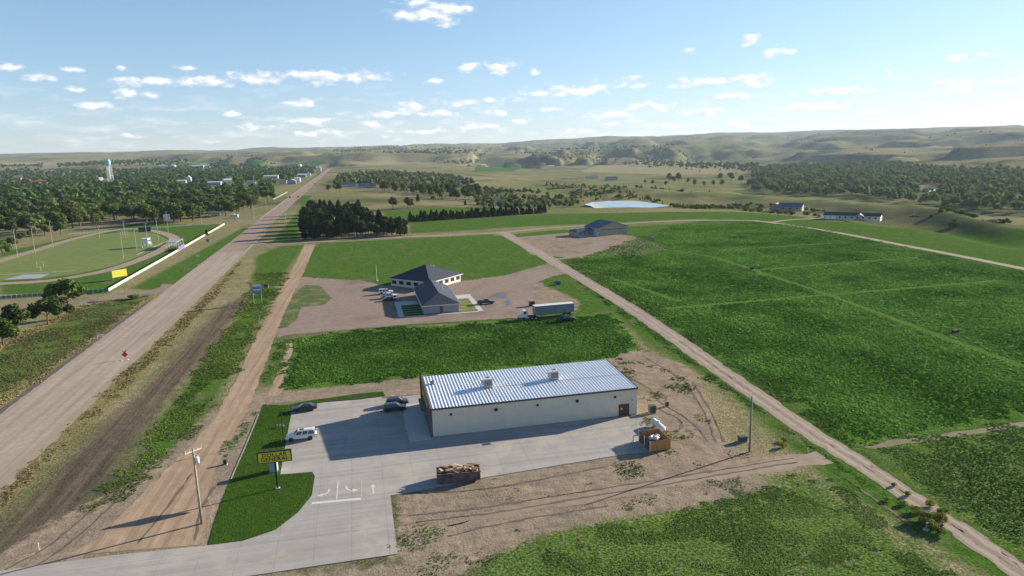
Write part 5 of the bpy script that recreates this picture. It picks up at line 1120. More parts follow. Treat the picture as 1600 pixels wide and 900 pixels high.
# ---- town houses, each where it shows between the trees
TOWN = [
 ('town_house', 'brick house with red-brown roof among the far left trees', 62, 287, 0.3, 34, 14, 5, 3, M_BRKW, M_REDR),
 ('town_house', 'small orange-red roofed house at the far left of the town', 29, 281, 0.2, 16, 11, 4, 3, M_BRKW, M_REDR),
 ('town_building', 'flat white building above the red-brown roof at the left', 81, 269, 0.2, 38, 16, 5, 1.2, M_CREAM, M_LTR),
 ('town_house', 'white house just left of the water tower legs', 158, 283, 0.8, 9, 8, 6, 3, M_WHITE, M_LTR),
 ('town_house', 'white steep-gabled house right of the water tower', 296, 283, 1.7, 12, 11, 7, 5, M_WHITE, M_LTR),
 ('town_house', 'pale blue flat-gabled house beside the steep white house', 284, 286, 0.2, 18, 11, 4, 2.2, M_BLUEW, M_LTR),
 ('town_building', 'blue metal building among trees left of the highway', 336, 289, 0.15, 24, 13, 5, 2, M_BLUEW, M_LTR),
 ('town_house', 'white two-part house right of the blue metal building', 356, 286, 0.5, 15, 11, 6, 3, M_WHITE, M_LTR),
 ('town_house', 'cream house under trees between white house and highway', 392, 288, 0.3, 16, 11, 4, 3, M_CREAM, M_GRYR),
 ('town_building', 'long cream building behind the trees near the highway', 424, 279, 0.2, 32, 15, 6, 2, M_CREAM, M_LTR),
 ('town_house', 'tan house left of the blue-grey shop by the highway', 442, 287, 0.2, 15, 11, 5, 3, M_CREAM, M_GRYR),
 ('town_building', 'blue-grey gabled shop at the highway side', 456, 288, 1.8, 14, 16, 6, 3.4, M_BLUEW, M_LTR),
 ('town_building', 'white shop just beyond the blue-grey shop', 465, 284, 0.2, 11, 11, 7, 2, M_WHITE, M_LTR),
 ('town_building', 'grey shop row farther up the left side of the highway', 472, 277, 0.2, 20, 14, 6, 2.5, M_BLUEW, M_LTR),
 ('town_building', 'white-fronted shop at the far end of the shop row', 482, 275, 1.8, 14, 12, 7, 2, M_WHITE, M_GRYR),
 ('town_building', 'tall pale block at the far bend of the highway', 498, 268, 0.2, 16, 14, 14, 2, M_CREAM, M_LTR),
 ('town_building', 'far blue-walled hall at the upper edge of the town', 309, 263, 0.2, 46, 20, 8, 3, M_BLUEW, M_LTR),
 ('town_building', 'far pale hall right of the blue-walled hall', 321, 262, 0.2, 34, 20, 7, 3, M_LTR, M_LTR),
 ('town_building', 'long low pale roof beyond the trees right of the tower', 262, 262, 0.2, 60, 20, 5, 2, M_LTR, M_LTR),
 ('roadside_house', 'dark blue-roofed house in trees right of the highway', 545, 292, 0.3, 22, 12, 4, 3, M_CREAM, M_BLUER),
 ('roadside_house', 'long dark-roofed house right of the blue-roofed one', 574, 294, 0.2, 26, 12, 4, 3, M_SIDEG, M_BLUER),
 ('roadside_house', 'white house half hidden in the light green trees', 722, 289, 0.4, 10, 9, 5, 3, M_WHITE, M_GRYR),
 ('farm_house', 'grey-roofed farm house below the far hay field', 955, 282, 0.3, 26, 14, 5, 4, M_SIDEG, M_BLUER),
 ('farm_house', 'pale farm shed left of the grey-roofed farm house', 925, 279, 0.3, 30, 14, 5, 3, M_CREAM, M_GRYR),
 ('farm_house', 'tiny white farm building far off on the valley floor', 861, 263, 0.2, 26, 14, 8, 4, M_WHITE, M_LTR),
 ('farm_house', 'tiny farmstead roof left of the white farm building', 806, 263.5, 0.2, 30, 14, 7, 4, M_CREAM, M_GRYR),
]
HBOX = []
for (nm, lab, px, py, rz, w, d, h, rh, mw, mr) in TOWN:
    q = place(px, py); house(nm, lab, q, rz, w, d, h, rh, mw, mr, 'house' if 'house' in nm else 'building', None, win=2 if 'house' in nm else 4)
    dd = math.hypot(*q); HBOX.append((px, py, w * 0.6 * FPX / dd + 3))
# round silver dome and camper
q = place(468, 259); r = empty('storage_dome', q[0], q[1], 0, 0, 'pale round storage dome at the far end of the town', 'dome'); MB().lathe([(13, 0), (13, 5), (11.5, 9), (8.5, 12), (4.5, 14), (0, 14.6)], 28).build('shell', M_LTR, r, True); MB().lathe([(1.2, 14.4), (1.2, 15.4), (0, 15.8)], 12).build('cap', M_GREY, r); HBOX.append((468, 259, 8))
for (px, py, rz, nm, lab) in ((365, 341, 0.2, 'camper_trailer', 'white camper trailer parked by the town street'), (338, 337, 0.1, 'camper_trailer', 'smaller white trailer under trees left of the camper')):
    q = P(px, py); r = empty(nm, q[0], q[1], 0, rz, lab, 'trailer'); MB().box(-3.8, 3.8, -1.25, 1.25, 0.6, 3.1).build('body', M_WHITE, r, bevel=0.15)
    for x in (-2, 0.2, 2): MB().box(x, x + 1.1, -1.30, -1.255, 1.6, 2.4).build('window', M_GLASS, r)
    for s in (-1, 1): link('wheel', WHEEL, r, loc=(0, s * 1.1, 0.37))
    MB().box(-1.5, 1.2, -0.6, 0.6, 3.102, 3.9).build('roof_pod', M_WHITE, r, bevel=0.1); HBOX.append((px, py, 10))
# water tower
q = P(173, 283); dW = math.hypot(*q); sc = 0.82
r = empty('water_tower', q[0], q[1], 0, 0.3, 'pale blue water tower on white legs above the town trees', 'water tower'); r.scale = (0.74, 0.74, 0.96)
M_WTB = mat('tower_blue', (0.22, 0.46, 0.62), 0.45, 0.05)
MB().lathe([(0, 38), (5.2, 40), (7.0, 43), (7.2, 47), (7.0, 52), (5.0, 55), (0, 57)], 24).build('tank', M_WTB, r, True)
for k in range(6):
    a = k * PI / 3; MB().bar((math.cos(a) * 10.5, math.sin(a) * 10.5, 0), (math.cos(a) * 6.5, math.sin(a) * 6.5, 42), 0.42, 8).build('leg', M_WHITE, r)
MB().bar((0, 0, 0), (0, 0, 38.5), 1.1, 10).build('riser', M_WHITE, r); MB().lathe([(7.3, 45.0), (8.2, 45.0), (8.2, 45.3), (7.3, 45.3)], 24).build('catwalk', M_WHITE, r)
for zz in (14, 28): MB().lathe([(10.5 - 4 * zz / 42 - .1, zz), (10.5 - 4 * zz / 42 + .25, zz), (10.5 - 4 * zz / 42 + .25, zz + .4), (10.5 - 4 * zz / 42 - .1, zz + .4)], 6).build('brace_ring', M_WHITE, r)
HBOX.append((172, 284, 9))
# monument by the cemetery
q = P(778, 321); r = empty('stone_monument', q[0], q[1], 0, 0.2, 'pale twin-shafted stone monument standing by the cemetery trees', 'monument')
MB().box(-3, 3, -2, 2, 0, 0.8).build('plinth', M_WALK, r)
for x in (-1.4, 1.4): MB().box(x - .9, x + .9, -.9, .9, 0.8, 8.5 if x < 0 else 9.5, (.15, .15)).build('shaft', mat('pale_stone', (0.46, 0.43, 0.39), 0.85, 0.12), r)
MB().box(-0.5, 0.5, -0.6, 0.6, 0.802, 6.0).build('web', mat('pale_stone', (0.46, 0.43, 0.39)), r)

# ================================================================== football ground
M_LPOLE = mat('pole_grey', (0.34, 0.31, 0.27), 0.8, 0.1)
for i, (px, py, tpy, lab) in enumerate(((28,403,366,'field light pole at the far left of the football field, leftmost'),(55,396,361,'second field light pole from the left'),(83,387,352,'third field light pole from the left, nearest the bushes'),(156,373,357,'short pole at the far side of the field'),(193,404,367,'field light pole on the near sideline'),(214,394,362,'field light pole left of the press stand'),(230,375,352,'field light pole behind the press stand'),(248,378,345,'field light pole right of the press stand'),(264,372,335,'light pole in front of the red and white billboard'),(126,354,338,'pole standing at the edge of the town trees'),(195,368,348,'pole beyond the far end of the field'))):
    q = P(px, py); dd = math.hypot(*q); h = (py - tpy) * dd / FPX * 1.0
    r = empty('light_pole', q[0], q[1], 0, GA, lab, 'light pole', 'poles round the football field'); MB().bar((0, 0, 0), (0, 0, h), 0.15, 8, 0.11).build('pole', M_LPOLE, r)
    hd_ = MB().beam((-0.9, 0, h - 0.2), (0.9, 0, h - 0.2), 0.15, 0.15).build('lamp_bar', M_GREY, r)
    for x in (-0.7, 0, 0.7): MB().box(x - .22, x + .22, -.35, -.08, h - .35, h + .1).build('lamp', M_GREY, hd_)
for i, (px, py, tpy, lab) in enumerate(((315,350,329,'street lamp at the town street corner'),(397,342,317,'street lamp on the left highway side'),(447,351,331,'street lamp on the right highway side before the conifers'),(416,330,309,'street lamp farther up the left highway side'),(440,304,290,'street lamp far up the left highway side'))):
    q = P(px, py); dd = math.hypot(*q); h = (py - tpy) * dd / FPX
    r = empty('street_lamp', q[0], q[1], 0, HW, lab, 'street lamp', 'street lamps by the highway'); MB().bar((0, 0, 0), (0, 0, h), 0.14, 8, 0.09).build('pole', M_LPOLE, r); MB().beam((0, 0, h - .1), (0, -2, h + .2), 0.08, 0.08).build('arm', M_LPOLE, r); MB().box(-.15, .15, -2.6, -1.95, h + .15, h + .3).build('lamp_head', M_GREY, r)
def goal(px, py, lab, near_):
    q = P(px, py); r = empty('goal_post', q[0], q[1], 0, GA, lab, 'goal post', 'goal posts'); m = mat('goal_white', (0.70, 0.68, 0.50), 0.5); r.scale = (0.5, 0.5, 0.6); MB().bar((0, 0, 0), (0, 0, 3.0), 0.12).build('stem', m, r); MB().bar((-2.8, 0, 3.0), (2.8, 0, 3.0), 0.1).build('crossbar', m, r)
    for x in (-2.75, 2.75): MB().bar((x, 0, 3.0), (x, 0, 7.5), 0.08).build('upright', m, r)
goal(64, 423, 'white goal post at the near end of the football field', 1); goal(196, 371, 'white goal post at the far end of the football field', 0)
q = P(229, 386); r = empty('press_stand', q[0], q[1], 0, HW - PI / 2 + PI / 2, 'white raised press box with steps beside the running track', 'press box')
MB().box(-2.6, 2.6, -1.8, 1.8, 2.0, 5.0).build('cabin', M_WHITE, r); MB().box(-2.8, 2.8, -2.0, 2.0, 5.002, 5.2).build('roof', M_LTR, r); MB().box(-2.2, 2.2, -1.86, -1.803, 3.2, 4.3).build('window', M_GLASS, r)
for x in (-2.4, 2.4):
    for y in (-1.6, 1.6): MB().bar((x, y, 0), (x, y, 1.998), 0.12).build('leg', M_WHITE, r)
MB().beam((2.7, -1, 4.0), (6.0, -1, 0.1), 1.2, 0.25).build('stairs', M_WHITE, r)
q = P(279, 386); r = empty('grandstand', q[0], q[1], 0, HW, 'covered stand with grey roof against the white fence', 'stand')
MB().box(-9, 9, -1.0, 4.5, 3.6, 3.85).build('roof', mat('stand_roof', (0.26, 0.31, 0.31), 0.6), r)
for x in (-8.6, -3, 3, 8.6):
    for y in (-0.8, 4.2): MB().bar((x, y, 0), (x, y, 3.6), 0.1).build('post', M_WHITE, r)
for k in range(4): MB().box(-8.5, 8.5, 0.2 + k * 0.9, 0.75 + k * 0.9, 0.35 * (4 - k), 0.35 * (4 - k) + 0.08).build('bench', M_GREY, r)
# white board fence along the highway, the purple banner, the green mesh fence and the far rail fence
def fence(name, label, a, b, n, maker, h):
    a = np.array(a); b = np.array(b); L_ = np.linalg.norm(b - a); ang = math.atan2(*(b - a)[::-1]); r = empty(name, a[0], a[1], 0, ang, label, 'fence'); pl = L_ / n; parts = maker(pl, h)
    for i in range(n):
        for (nm, me, x) in parts: link(nm, me, r, loc=(i * pl + x, 0, 0))
    return r, L_
def board_fence(pl, h):
    post = MB().box(-.07, .07, -.07, .07, 0, h + .1).mesh('post', M_WHITE); k = 5; out = [('post', post, 0)]
    brd = MB().box(0.08, pl - 0.08, -.03, .03, 0.12, h).mesh('panel', mat('fence_white', (0.40, 0.39, 0.35), 0.7, 0.1)); return out + [('panel', brd, 0)]
f1, fl = fence('board_fence', 'long white board fence between football field and highway', P(170, 455.5), P(351, 351), 64, board_fence, 1.25)
bl = float(np.linalg.norm(np.array(P(276, 393)) - np.array(P(170, 455.5)))); MB().box(bl, bl + 16, -0.12, -0.072, 0.3, 2.4).build('banner', mat('purple_banner', (0.14, 0.10, 0.24), 0.6), f1)
M_GRNM = mat('green_mesh', (0.12, 0.20, 0.14), 0.7, 0.1)
def mesh_fence(pl, h): return [('post', MB().bar((0, 0, 0), (0, 0, h + .15), 0.06, 6).mesh('post', M_WHITE), 0), ('mesh_panel', MB().box(0.07, pl - 0.07, -.015, .015, 0.05, h).mesh('mesh_panel', M_GRNM), 0)]
fence('mesh_fence', 'low green mesh fence with white posts along the side road', P(-40, 470), P(169, 455.5), 26, mesh_fence, 1.15)
def rail_fence(pl, h): return [('post', MB().box(-.08, .08, -.08, .08, 0, h).mesh('post', M_WHITE), 0), ('rail', MB().box(0.09, pl - 0.09, -.03, .03, h - .35, h - .15).mesh('rail', M_WHITE), 0), ('rail', MB().box(0.09, pl - 0.09, -.03, .03, h * .35, h * .35 + .15).mesh('rail', M_WHITE), 0)]
fence('rail_fence', 'white rail fence along the street in front of the town trees', P(108, 367), P(300, 353), 44, rail_fence, 1.4)
fence('rail_fence', 'short white rail beside the highway in front of the town', P(427, 313), P(449, 301), 8, rail_fence, 1.6)

# ================================================================== vegetation
def leaves(C, Nn, size, rs, flat=0.35, tone=None):
    """one small quad per point, facing roughly outwards"""
    n = len(C); N = Nn + rs.normal(0, flat, (n, 3)); N /= np.linalg.norm(N, axis=1)[:, None] + 1e-9
    A = np.cross(N, rs.normal(0, 1, (n, 3))); A /= np.linalg.norm(A, axis=1)[:, None] + 1e-9; B = np.cross(N, A)
    s = (size * rs.uniform(0.6, 1.25, n))[:, None] / 2
    V = np.stack([C - A * s - B * s * .7, C + A * s - B * s * .9, C + A * s * .8 + B * s, C - A * s + B * s * .8], 1).reshape(-1, 3)
    F = np.arange(4 * n).reshape(n, 4); return V, F
def crown_pts(kind, n, rs):
    if kind == 'broad':
        k = rs.integers(7, 11); a = rs.uniform(0, 2 * PI, k); rr = rs.uniform(0.8, 2.7, k); lz = rs.uniform(3.6, 8.2, k)
        lobes = np.stack([np.cos(a) * rr * (1 - (lz - 5) / 12), np.sin(a) * rr * (1 - (lz - 5) / 12), lz, rs.uniform(1.3, 2.1, k)], 1); lobes = np.vstack([lobes, [0, 0, 6.2, 2.5], [0, 0, 8.4, 1.6]])
    elif kind == 'spread':
        k = 8; a = rs.uniform(0, 2 * PI, k); lobes = np.stack([np.cos(a) * rs.uniform(1.5, 3.6, k), np.sin(a) * rs.uniform(1.5, 3.6, k), rs.uniform(3.2, 6.8, k), rs.uniform(1.2, 1.9, k)], 1); lobes = np.vstack([lobes, [0, 0, 6.0, 2.3]])
    elif kind == 'shrub':
        k = 5; a = rs.uniform(0, 2 * PI, k); lobes = np.stack([np.cos(a) * 0.9, np.sin(a) * 0.9, rs.uniform(0.7, 1.4, k), rs.uniform(0.6, 1.0, k)], 1); lobes = np.vstack([lobes, [0, 0, 1.2, 1.0]])
    if kind in ('broad', 'spread', 'shrub'):
        p = lobes[:, 3] ** 2; li = rs.choice(len(lobes), n, p=p / p.sum()); d = rs.normal(0, 1, (n, 3)); d /= np.linalg.norm(d, axis=1)[:, None]
        r = (lobes[li, 3] * rs.uniform(0.55, 1.08, n) ** 0.6)[:, None]; C = lobes[li, :3] + d * r * np.array([1, 1, 0.85]); lt = rs.uniform(0, 1, len(lobes))
        C[:, 2] = np.maximum(C[:, 2], 0.15); return C, d, 0.25 + 0.35 * lt[li] + rs.uniform(0, 0.4, n)
    if kind == 'pine':      # tall, ragged
        z = 12 * rs.uniform(0.06, 1, n) ** 0.85; a = rs.uniform(0, 2 * PI, n); ph = rs.uniform(0, 6.28, 3); w = 0.5 + 0.5 * np.sin(z * 2.1 + a * 2 + ph[0]) * np.sin(z * 3.7 - a * 3 + ph[1]); R_ = 3.3 * np.clip(1 - (z / 12.2) ** 2.6, 0.02, 1) ** 0.75 * (0.55 + 0.45 * w); r = R_ * rs.uniform(0.45, 1, n) ** 0.5
        return np.stack([np.cos(a) * r, np.sin(a) * r, z], 1), np.stack([np.cos(a), np.sin(a), np.full(n, .5)], 1), rs.uniform(0, .75, n)
    if kind == 'cedar':
        z = 6 * rs.uniform(0.03, 1, n) ** 0.9; a = rs.uniform(0, 2 * PI, n); R_ = 2.0 * np.clip(1 - (z / 6.2) ** 1.7, 0.02, 1) ** 0.8 * (0.8 + 0.2 * np.sin(a * 3 + z * 2)); r = R_ * rs.uniform(0.5, 1, n) ** 0.5
        return np.stack([np.cos(a) * r, np.sin(a) * r, z], 1), np.stack([np.cos(a), np.sin(a), np.full(n, .4)], 1), rs.uniform(0, .8, n)
M_LB = leafmat('broadleaf', (0.028, 0.050, 0.012), (0.110, 0.155, 0.042)); M_LC = leafmat('cottonwood_leaf', (0.045, 0.075, 0.022), (0.17, 0.21, 0.08)); M_LP = leafmat('conifer_needle', (0.015, 0.026, 0.009), (0.070, 0.094, 0.032), 0.15); M_LR = leafmat('river_leaf', (0.065, 0.105, 0.028), (0.25, 0.31, 0.11), 0.3); M_LS = leafmat('shrub_leaf', (0.075, 0.11, 0.022), (0.23, 0.27, 0.065), 0.4)
M_BARK = mat('bark', (0.10, 0.08, 0.06), 0.95, 0.3, 4)
PROTO = {}
for kind, nleaf, size, m, var in (('broad', 1500, 0.62, M_LB, 6), ('spread', 1300, 0.6, M_LB, 3), ('cotton', 1500, 0.62, M_LC, 4), ('pine', 1900, 0.6, M_LP, 5), ('cedar', 900, 0.42, M_LP, 4), ('shrub', 500, 0.28, M_LS, 3), ('dark', 1500, 0.6, M_LP, 4)):
    L_ = []
    for v in range(var):
        rs = np.random.default_rng(hash(kind) % 1000 * 0 + v * 13 + len(kind) * 101); k2 = 'broad' if kind in ('cotton', 'dark') else kind
        C, d, t = crown_pts(k2, nleaf, rs); V, F = leaves(C, d, size, rs, 0.55)
        cm = npmesh('crown', V, F, m, t)
        b = MB(); hh = {'broad': 6.5, 'spread': 5.5, 'pine': 11, 'cedar': 5, 'shrub': 1.0}[k2]; r0 = {'broad': .32, 'spread': .28, 'pine': .24, 'cedar': .14, 'shrub': .06}[k2]
        pts = [Vector((0, 0, 0))]
        for s in range(4): pts.append(pts[-1] + Vector((rs.normal(0, .1) * hh / 8, rs.normal(0, .1) * hh / 8, hh / 4)))
        for s in range(4): b.bar(pts[s], pts[s + 1], r0 * (1 - s * .22), 7, r0 * (1 - (s + 1) * .22))
        if k2 in ('broad', 'spread', 'shrub'):
            for s in range(5):
                a = rs.uniform(0, 2 * PI); st = pts[2].lerp(pts[3], rs.uniform(-.6, 1)); b.bar(st, st + Vector((math.cos(a) * hh * .33, math.sin(a) * hh * .33, hh * .28)), r0 * .42, 5, r0 * .12)
        tm = b.mesh('trunk', M_BARK); L_.append((cm, tm))
    PROTO[kind] = L_
def tree(kind, name, xy, h, label, cat='tree', group=None, z=None, wide=1.0):
    base = {'broad': 10, 'dark': 10, 'spread': 8, 'cotton': 10, 'pine': 12, 'cedar': 6, 'shrub': 2.1}[kind]; cm, tm = random.choice(PROTO[kind])
    zz = float(H(np.array([xy[0]]), np.array([xy[1]]))[0]) if z is None else z
    r = empty(name, xy[0], xy[1], zz, random.uniform(0, 6.28), label, cat, group); s = h / base; r.scale = (s * wide * random.uniform(.9, 1.15), s * wide * random.uniform(.9, 1.15), s)
    link('trunk', tm, r); link('crown', cm, r); return r
def poisson(poly, spacing, seed, dist_gain=0.0):
    rs = np.random.default_rng(seed); poly = np.array(poly); lo = poly.min(0); hi = poly.max(0); n = int((hi[0] - lo[0]) * (hi[1] - lo[1]) / spacing ** 2 * 2.2); n = min(n, 60000)
    Q = rs.uniform(lo, hi, (n, 2)); Q = Q[sdf(poly, Q[:, 0], Q[:, 1]) > 0]; grid = {}; out = []
    for q in Q:
        s = spacing * (1 + dist_gain * max(0, math.hypot(*q) - 500) / 500); c = (int(q[0] // s), int(q[1] // s)); ok = True
        for i in (-1, 0, 1):
            for j in (-1, 0, 1):
                for w in grid.get((c[0] + i, c[1] + j), ()):
                    if math.hypot(w[0] - q[0], w[1] - q[1]) < s * .8: ok = False
        if ok: grid.setdefault(c, []).append(q); out.append(tuple(q))
    return out
def topx(x, y, z):
    d = Vector((x, y, z)) - Vector((0, 0, CAMH)); k = d.dot(_f); return 800 + FPX * d.dot(_r) / k, 450 - FPX * d.dot(_u) / k
def hides_house(q, h, w=4.0):
    x, y = topx(q[0], q[1], 0); dd = math.hypot(*q); ww = w * FPX / dd; hh = h * FPX / dd
    for (hx, hy, hw_) in HBOX:
        if abs(x - hx) < hw_ + ww * 0.4 and hy - 2 < y < hy + hh + 2 - 0.30 * hh: return True
    return False
# town woodland: the nearest 250 as trees, the rest as one mass
town = PL([(-120,372),(60,368),(110,360),(150,354),(240,352),(300,347),(330,345),(395,332),(440,303),(470,283),(492,270),(498,264),(470,262),(360,262),(200,264),(0,270),(-120,274)])
tq = [q for q in poisson(town, 10.5, 5, 0.42)]
def off_hwy(q): return abs((np.array(q) - h0) @ hn)
tq = [q for q in tq if off_hwy(q) > 22]
lawnish = [PL([(395,345),(440,318),(455,303),(425,312),(385,332)])]
tq = [q for q in tq if not any(sdf(p, np.array([q[0]]), np.array([q[1]]))[0] > 0 for p in lawnish)]
tq = [q for q in tq if fbm(np.array([q[0] / 90]), np.array([q[1] / 90]), 2, 77)[0] > 0.20]
tq.sort(key=lambda q: math.hypot(*q)); th = [random.uniform(10, 17) if math.hypot(*q) < 700 else random.uniform(9, 15) for q in tq]
keep = [(q, h) for q, h in zip(tq, th) if not hides_house(q, h)]
LANDM = [(20,365,'at the left edge behind the football field'),(120,358,'behind the far bend of the running track'),(200,350,'behind the goal end of the football field'),(265,348,'beside the red and white billboard'),(325,342,'by the white trailers on the town street'),(380,335,'near the town street and the highway'),(425,315,'at the highway edge of the woodland'),(60,330,'in the left middle of the town woodland'),(150,325,'in the woodland between field and water tower'),(230,325,'in the woodland middle right of the water tower'),(310,318,'in the woodland below the blue metal building'),(100,300,'in the woodland left of the water tower'),(200,300,'in the woodland around the water tower legs'),(290,300,'below the steep white house'),(370,300,'below the white two-part house')]
for i, (q, h) in enumerate(keep[:235]):
    kd = random.choice(('broad', 'broad', 'broad', 'spread', 'cotton')) if i % 9 else 'cotton'; tx_, ty_ = topx(q[0], q[1], 0)
    lm = min(LANDM, key=lambda m_: (m_[0] - tx_) ** 2 + 9 * (m_[1] - ty_) ** 2)[2]
    sz = 'tall ' if h > 14 else 'middling ' if h > 11.5 else 'low '; tn = {'broad': 'dark green', 'spread': 'wide-crowned', 'cotton': 'light green'}[kd]
    tree(kd, 'town_tree', q, h, sz + tn + ' tree ' + lm, 'tree', 'trees of the town woodland', None, 1.22)
# one low-detail crown set for masses
LOW = {}
for kind, nl, size in (('broad', 66, 2.4), ('cotton', 78, 2.2), ('shrub', 40, 0.8), ('cedar', 50, 1.2)):
    LOW[kind] = []
    for v in range(5):
        rs = np.random.default_rng(900 + v); C, d, t = crown_pts('broad' if kind == 'cotton' else kind, nl, rs); V, F = leaves(C, d, size, rs, 0.4); LOW[kind].append((V, t))
def mass(name, label, items, m, cat):
    """items: (x, y, kind, height)"""
    if not items: return
    Q = np.array([(i[0], i[1]) for i in items]); Z = H(Q[:, 0], Q[:, 1]); Vs = []; Ts = []
    for (x, y, kind, h), z in zip(items, Z):
        V, t = random.choice(LOW[kind]); s = h / {'broad': 10, 'cotton': 10, 'shrub': 2.1, 'cedar': 6}[kind]; a = random.uniform(0, 6.28); c, sn = math.cos(a), math.sin(a)
        k = random.uniform(1.0, 1.35); Vs.append(np.stack([(V[:, 0] * c - V[:, 1] * sn) * s * k + x, (V[:, 0] * sn + V[:, 1] * c) * s * k + y, V[:, 2] * s + z], 1)); Ts.append(np.clip(t * 0.8 + random.uniform(-.2, .25), 0, 1))
    V = np.concatenate(Vs); me = npmesh(name, V, np.arange(len(V)).reshape(-1, 4), m, np.concatenate(Ts)); return tag(link(name, me), label, cat, None, 'stuff')
mass('woodland', 'far trees of the town merging into one dark belt', [(q[0], q[1], 'broad', h) for q, h in keep[235:]], M_LB, 'woodland')
# small trees and bushes by the side road
for (px, py, h, kind, lab) in ((108,486,11.5,'spread','largest small tree in front of the green mesh fence'),(75,507,8.5,'spread','loose light tree left of the largest roadside tree'),(28,524,10,'broad','dense dark round tree at the left edge by the side road'),(92,498,7.5,'spread','low tree between the two taller roadside trees'),(5,540,8,'spread','olive bush at the very left edge below the round tree'),(52,497,3,'shrub','low dark bush beside the side road')):
    tree(kind, 'roadside_tree', P(px, py), h, lab, 'tree', 'small trees by the side road', 0.0)
for (px, py, h, lab) in ((213,467,2.0,'dark brush heap at the side road corner'),(205,467,1.6,'dark brush left of the side road corner heap')): tree('shrub', 'brush', P(px, py), h, lab, 'bush', None, 0.0)
tree('cedar', 'young_cedar', P(323, 368), 4.0, 'small dark cedar beside the white board fence', 'tree', None, 0.0)
for i, (px, py) in enumerate(((20,385),(5,400),(50,372),(70,368),(95,366),(33,378))): tree('spread', 'field_bush', P(px, py), random.uniform(6, 9), 'olive tree at the far left behind the football field', 'tree', 'olive trees behind the football field', 0.0)
# conifer grove right of the highway, in rows
n_c = 0
ORD = ['first', 'second', 'third', 'fourth', 'fifth', 'sixth', 'seventh', 'eighth', 'ninth', 'tenth'] + ['%dth' % k for k in range(11, 60)]
ORD[20] = '21st'; ORD[21] = '22nd'; ORD[22] = '23rd'; ORD[30] = '31st'; ORD[31] = '32nd'; ORD[32] = '33rd'; ORD[40] = '41st'; ORD[41] = '42nd'; ORD[42] = '43rd'
for row, (a, b, n) in enumerate((((472,374),(636,367),22), ((474,369),(630,362.5),20), ((474,364),(600,359),15), ((476,358),(585,354),12), ((478,352),(575,348),11), ((480,346),(566,342),10), ((482,340),(562,337),9), ((484,335),(560,332),8))):
    A = np.array(P(*a)); B = np.array(P(*b))
    for k in range(n):
        q = A + (B - A) * (k + random.uniform(-.2, .2)) / (n - 1)
        h = random.uniform(8.0, 14.5) if (k / n < 0.55 or row > 1) else random.uniform(5.5, 10)
        if random.random() < 0.08: continue
        q = q + np.array([random.uniform(-1.5, 1.5), random.uniform(-2.5, 2.5)])
        tree(random.choice(('pine', 'dark', 'dark', 'cedar')), 'conifer', tuple(q), h, 'dark conifer, ' + ORD[k] + ' from the highway in the ' + ORD[row] + ' row of the grove', 'tree', 'conifers of the dense grove', 0.0); n_c += 1
A = np.array(P(642, 347)); B = np.array(P(850, 333))
for k in range(44):
    q = A + (B - A) * (k + random.uniform(-.25, .25)) / 43
    tree('cedar', 'cedar', tuple(q), random.uniform(4.5, 8.5), 'dark cedar, ' + ORD[k] + ' from the left in the long row behind the mown plot', 'tree', 'cedars of the long row', 0.0)
tree('pine', 'conifer', P(626, 368), 12, 'tall conifer at the right end of the dense grove', 'tree', 'end conifers of the dense grove', 0.0); tree('pine', 'conifer', P(612, 366), 11, 'conifer second from the right end of the dense grove', 'tree', 'end conifers of the dense grove', 0.0)
# cemetery and roadside trees right of the highway
for (px, py, h, kind, lab) in ((614,327,12,'broad','round tree on the cemetery lawn, leftmost'),(637,326,11,'broad','round dark tree on the cemetery lawn beside the leftmost'),(642,325,9,'broad','smaller tree touching the round dark cemetery tree'),(653,315,8,'cedar','dark cedar alone on the cemetery lawn'),(677,314,6,'broad','little round tree on the cemetery lawn'),(727,321,5,'cedar','little dark cedar left of the monument'),(755,321,5,'cedar','little dark cedar just left of the monument'),(514,300,11,'broad','roadside tree right of the highway, nearest the road'),(530,300,13,'broad','tall roadside tree behind the nearest one')):
    tree(kind, 'lone_tree', P(px, py), h, lab, 'tree', None, 0.0)
mid = PL([(520,300),(530,275),(600,268),(700,270),(745,285),(750,308),(705,310),(640,300),(560,299)])
mq = [q for q in poisson(mid, 12, 8, 0.2) if fbm(np.array([q[0] / 70]), np.array([q[1] / 70]), 2, 78)[0] > 0.36]; mq.sort(key=lambda q: math.hypot(*q)); mq = [q for q in mq if not hides_house(q, 11)]
for i, q in enumerate(mq[:50]): tree(('broad', 'cotton', 'broad')[i % 3], 'hamlet_tree', q, random.uniform(9, 15), 'broadleaf tree among the houses right of the highway', 'tree', 'trees among the houses right of the highway')
items = [(q[0], q[1], 'broad', random.uniform(8, 13)) for q in mq[50:]]
slope = PL([(745,322),(740,300),(760,292),(850,300),(900,310),(905,318),(860,324),(800,330)])
items2 = [(q[0], q[1], 'cotton' if random.random() < .6 else 'broad', random.uniform(4, 8)) for q in poisson(slope, 9, 9, 0) if fbm(np.array([q[0] / 40]), np.array([q[1] / 40]), 2, 79)[0] > 0.40]
mass('woodland', 'loose green thicket on the slope behind the monument', items + items2, M_LC, 'woodland')
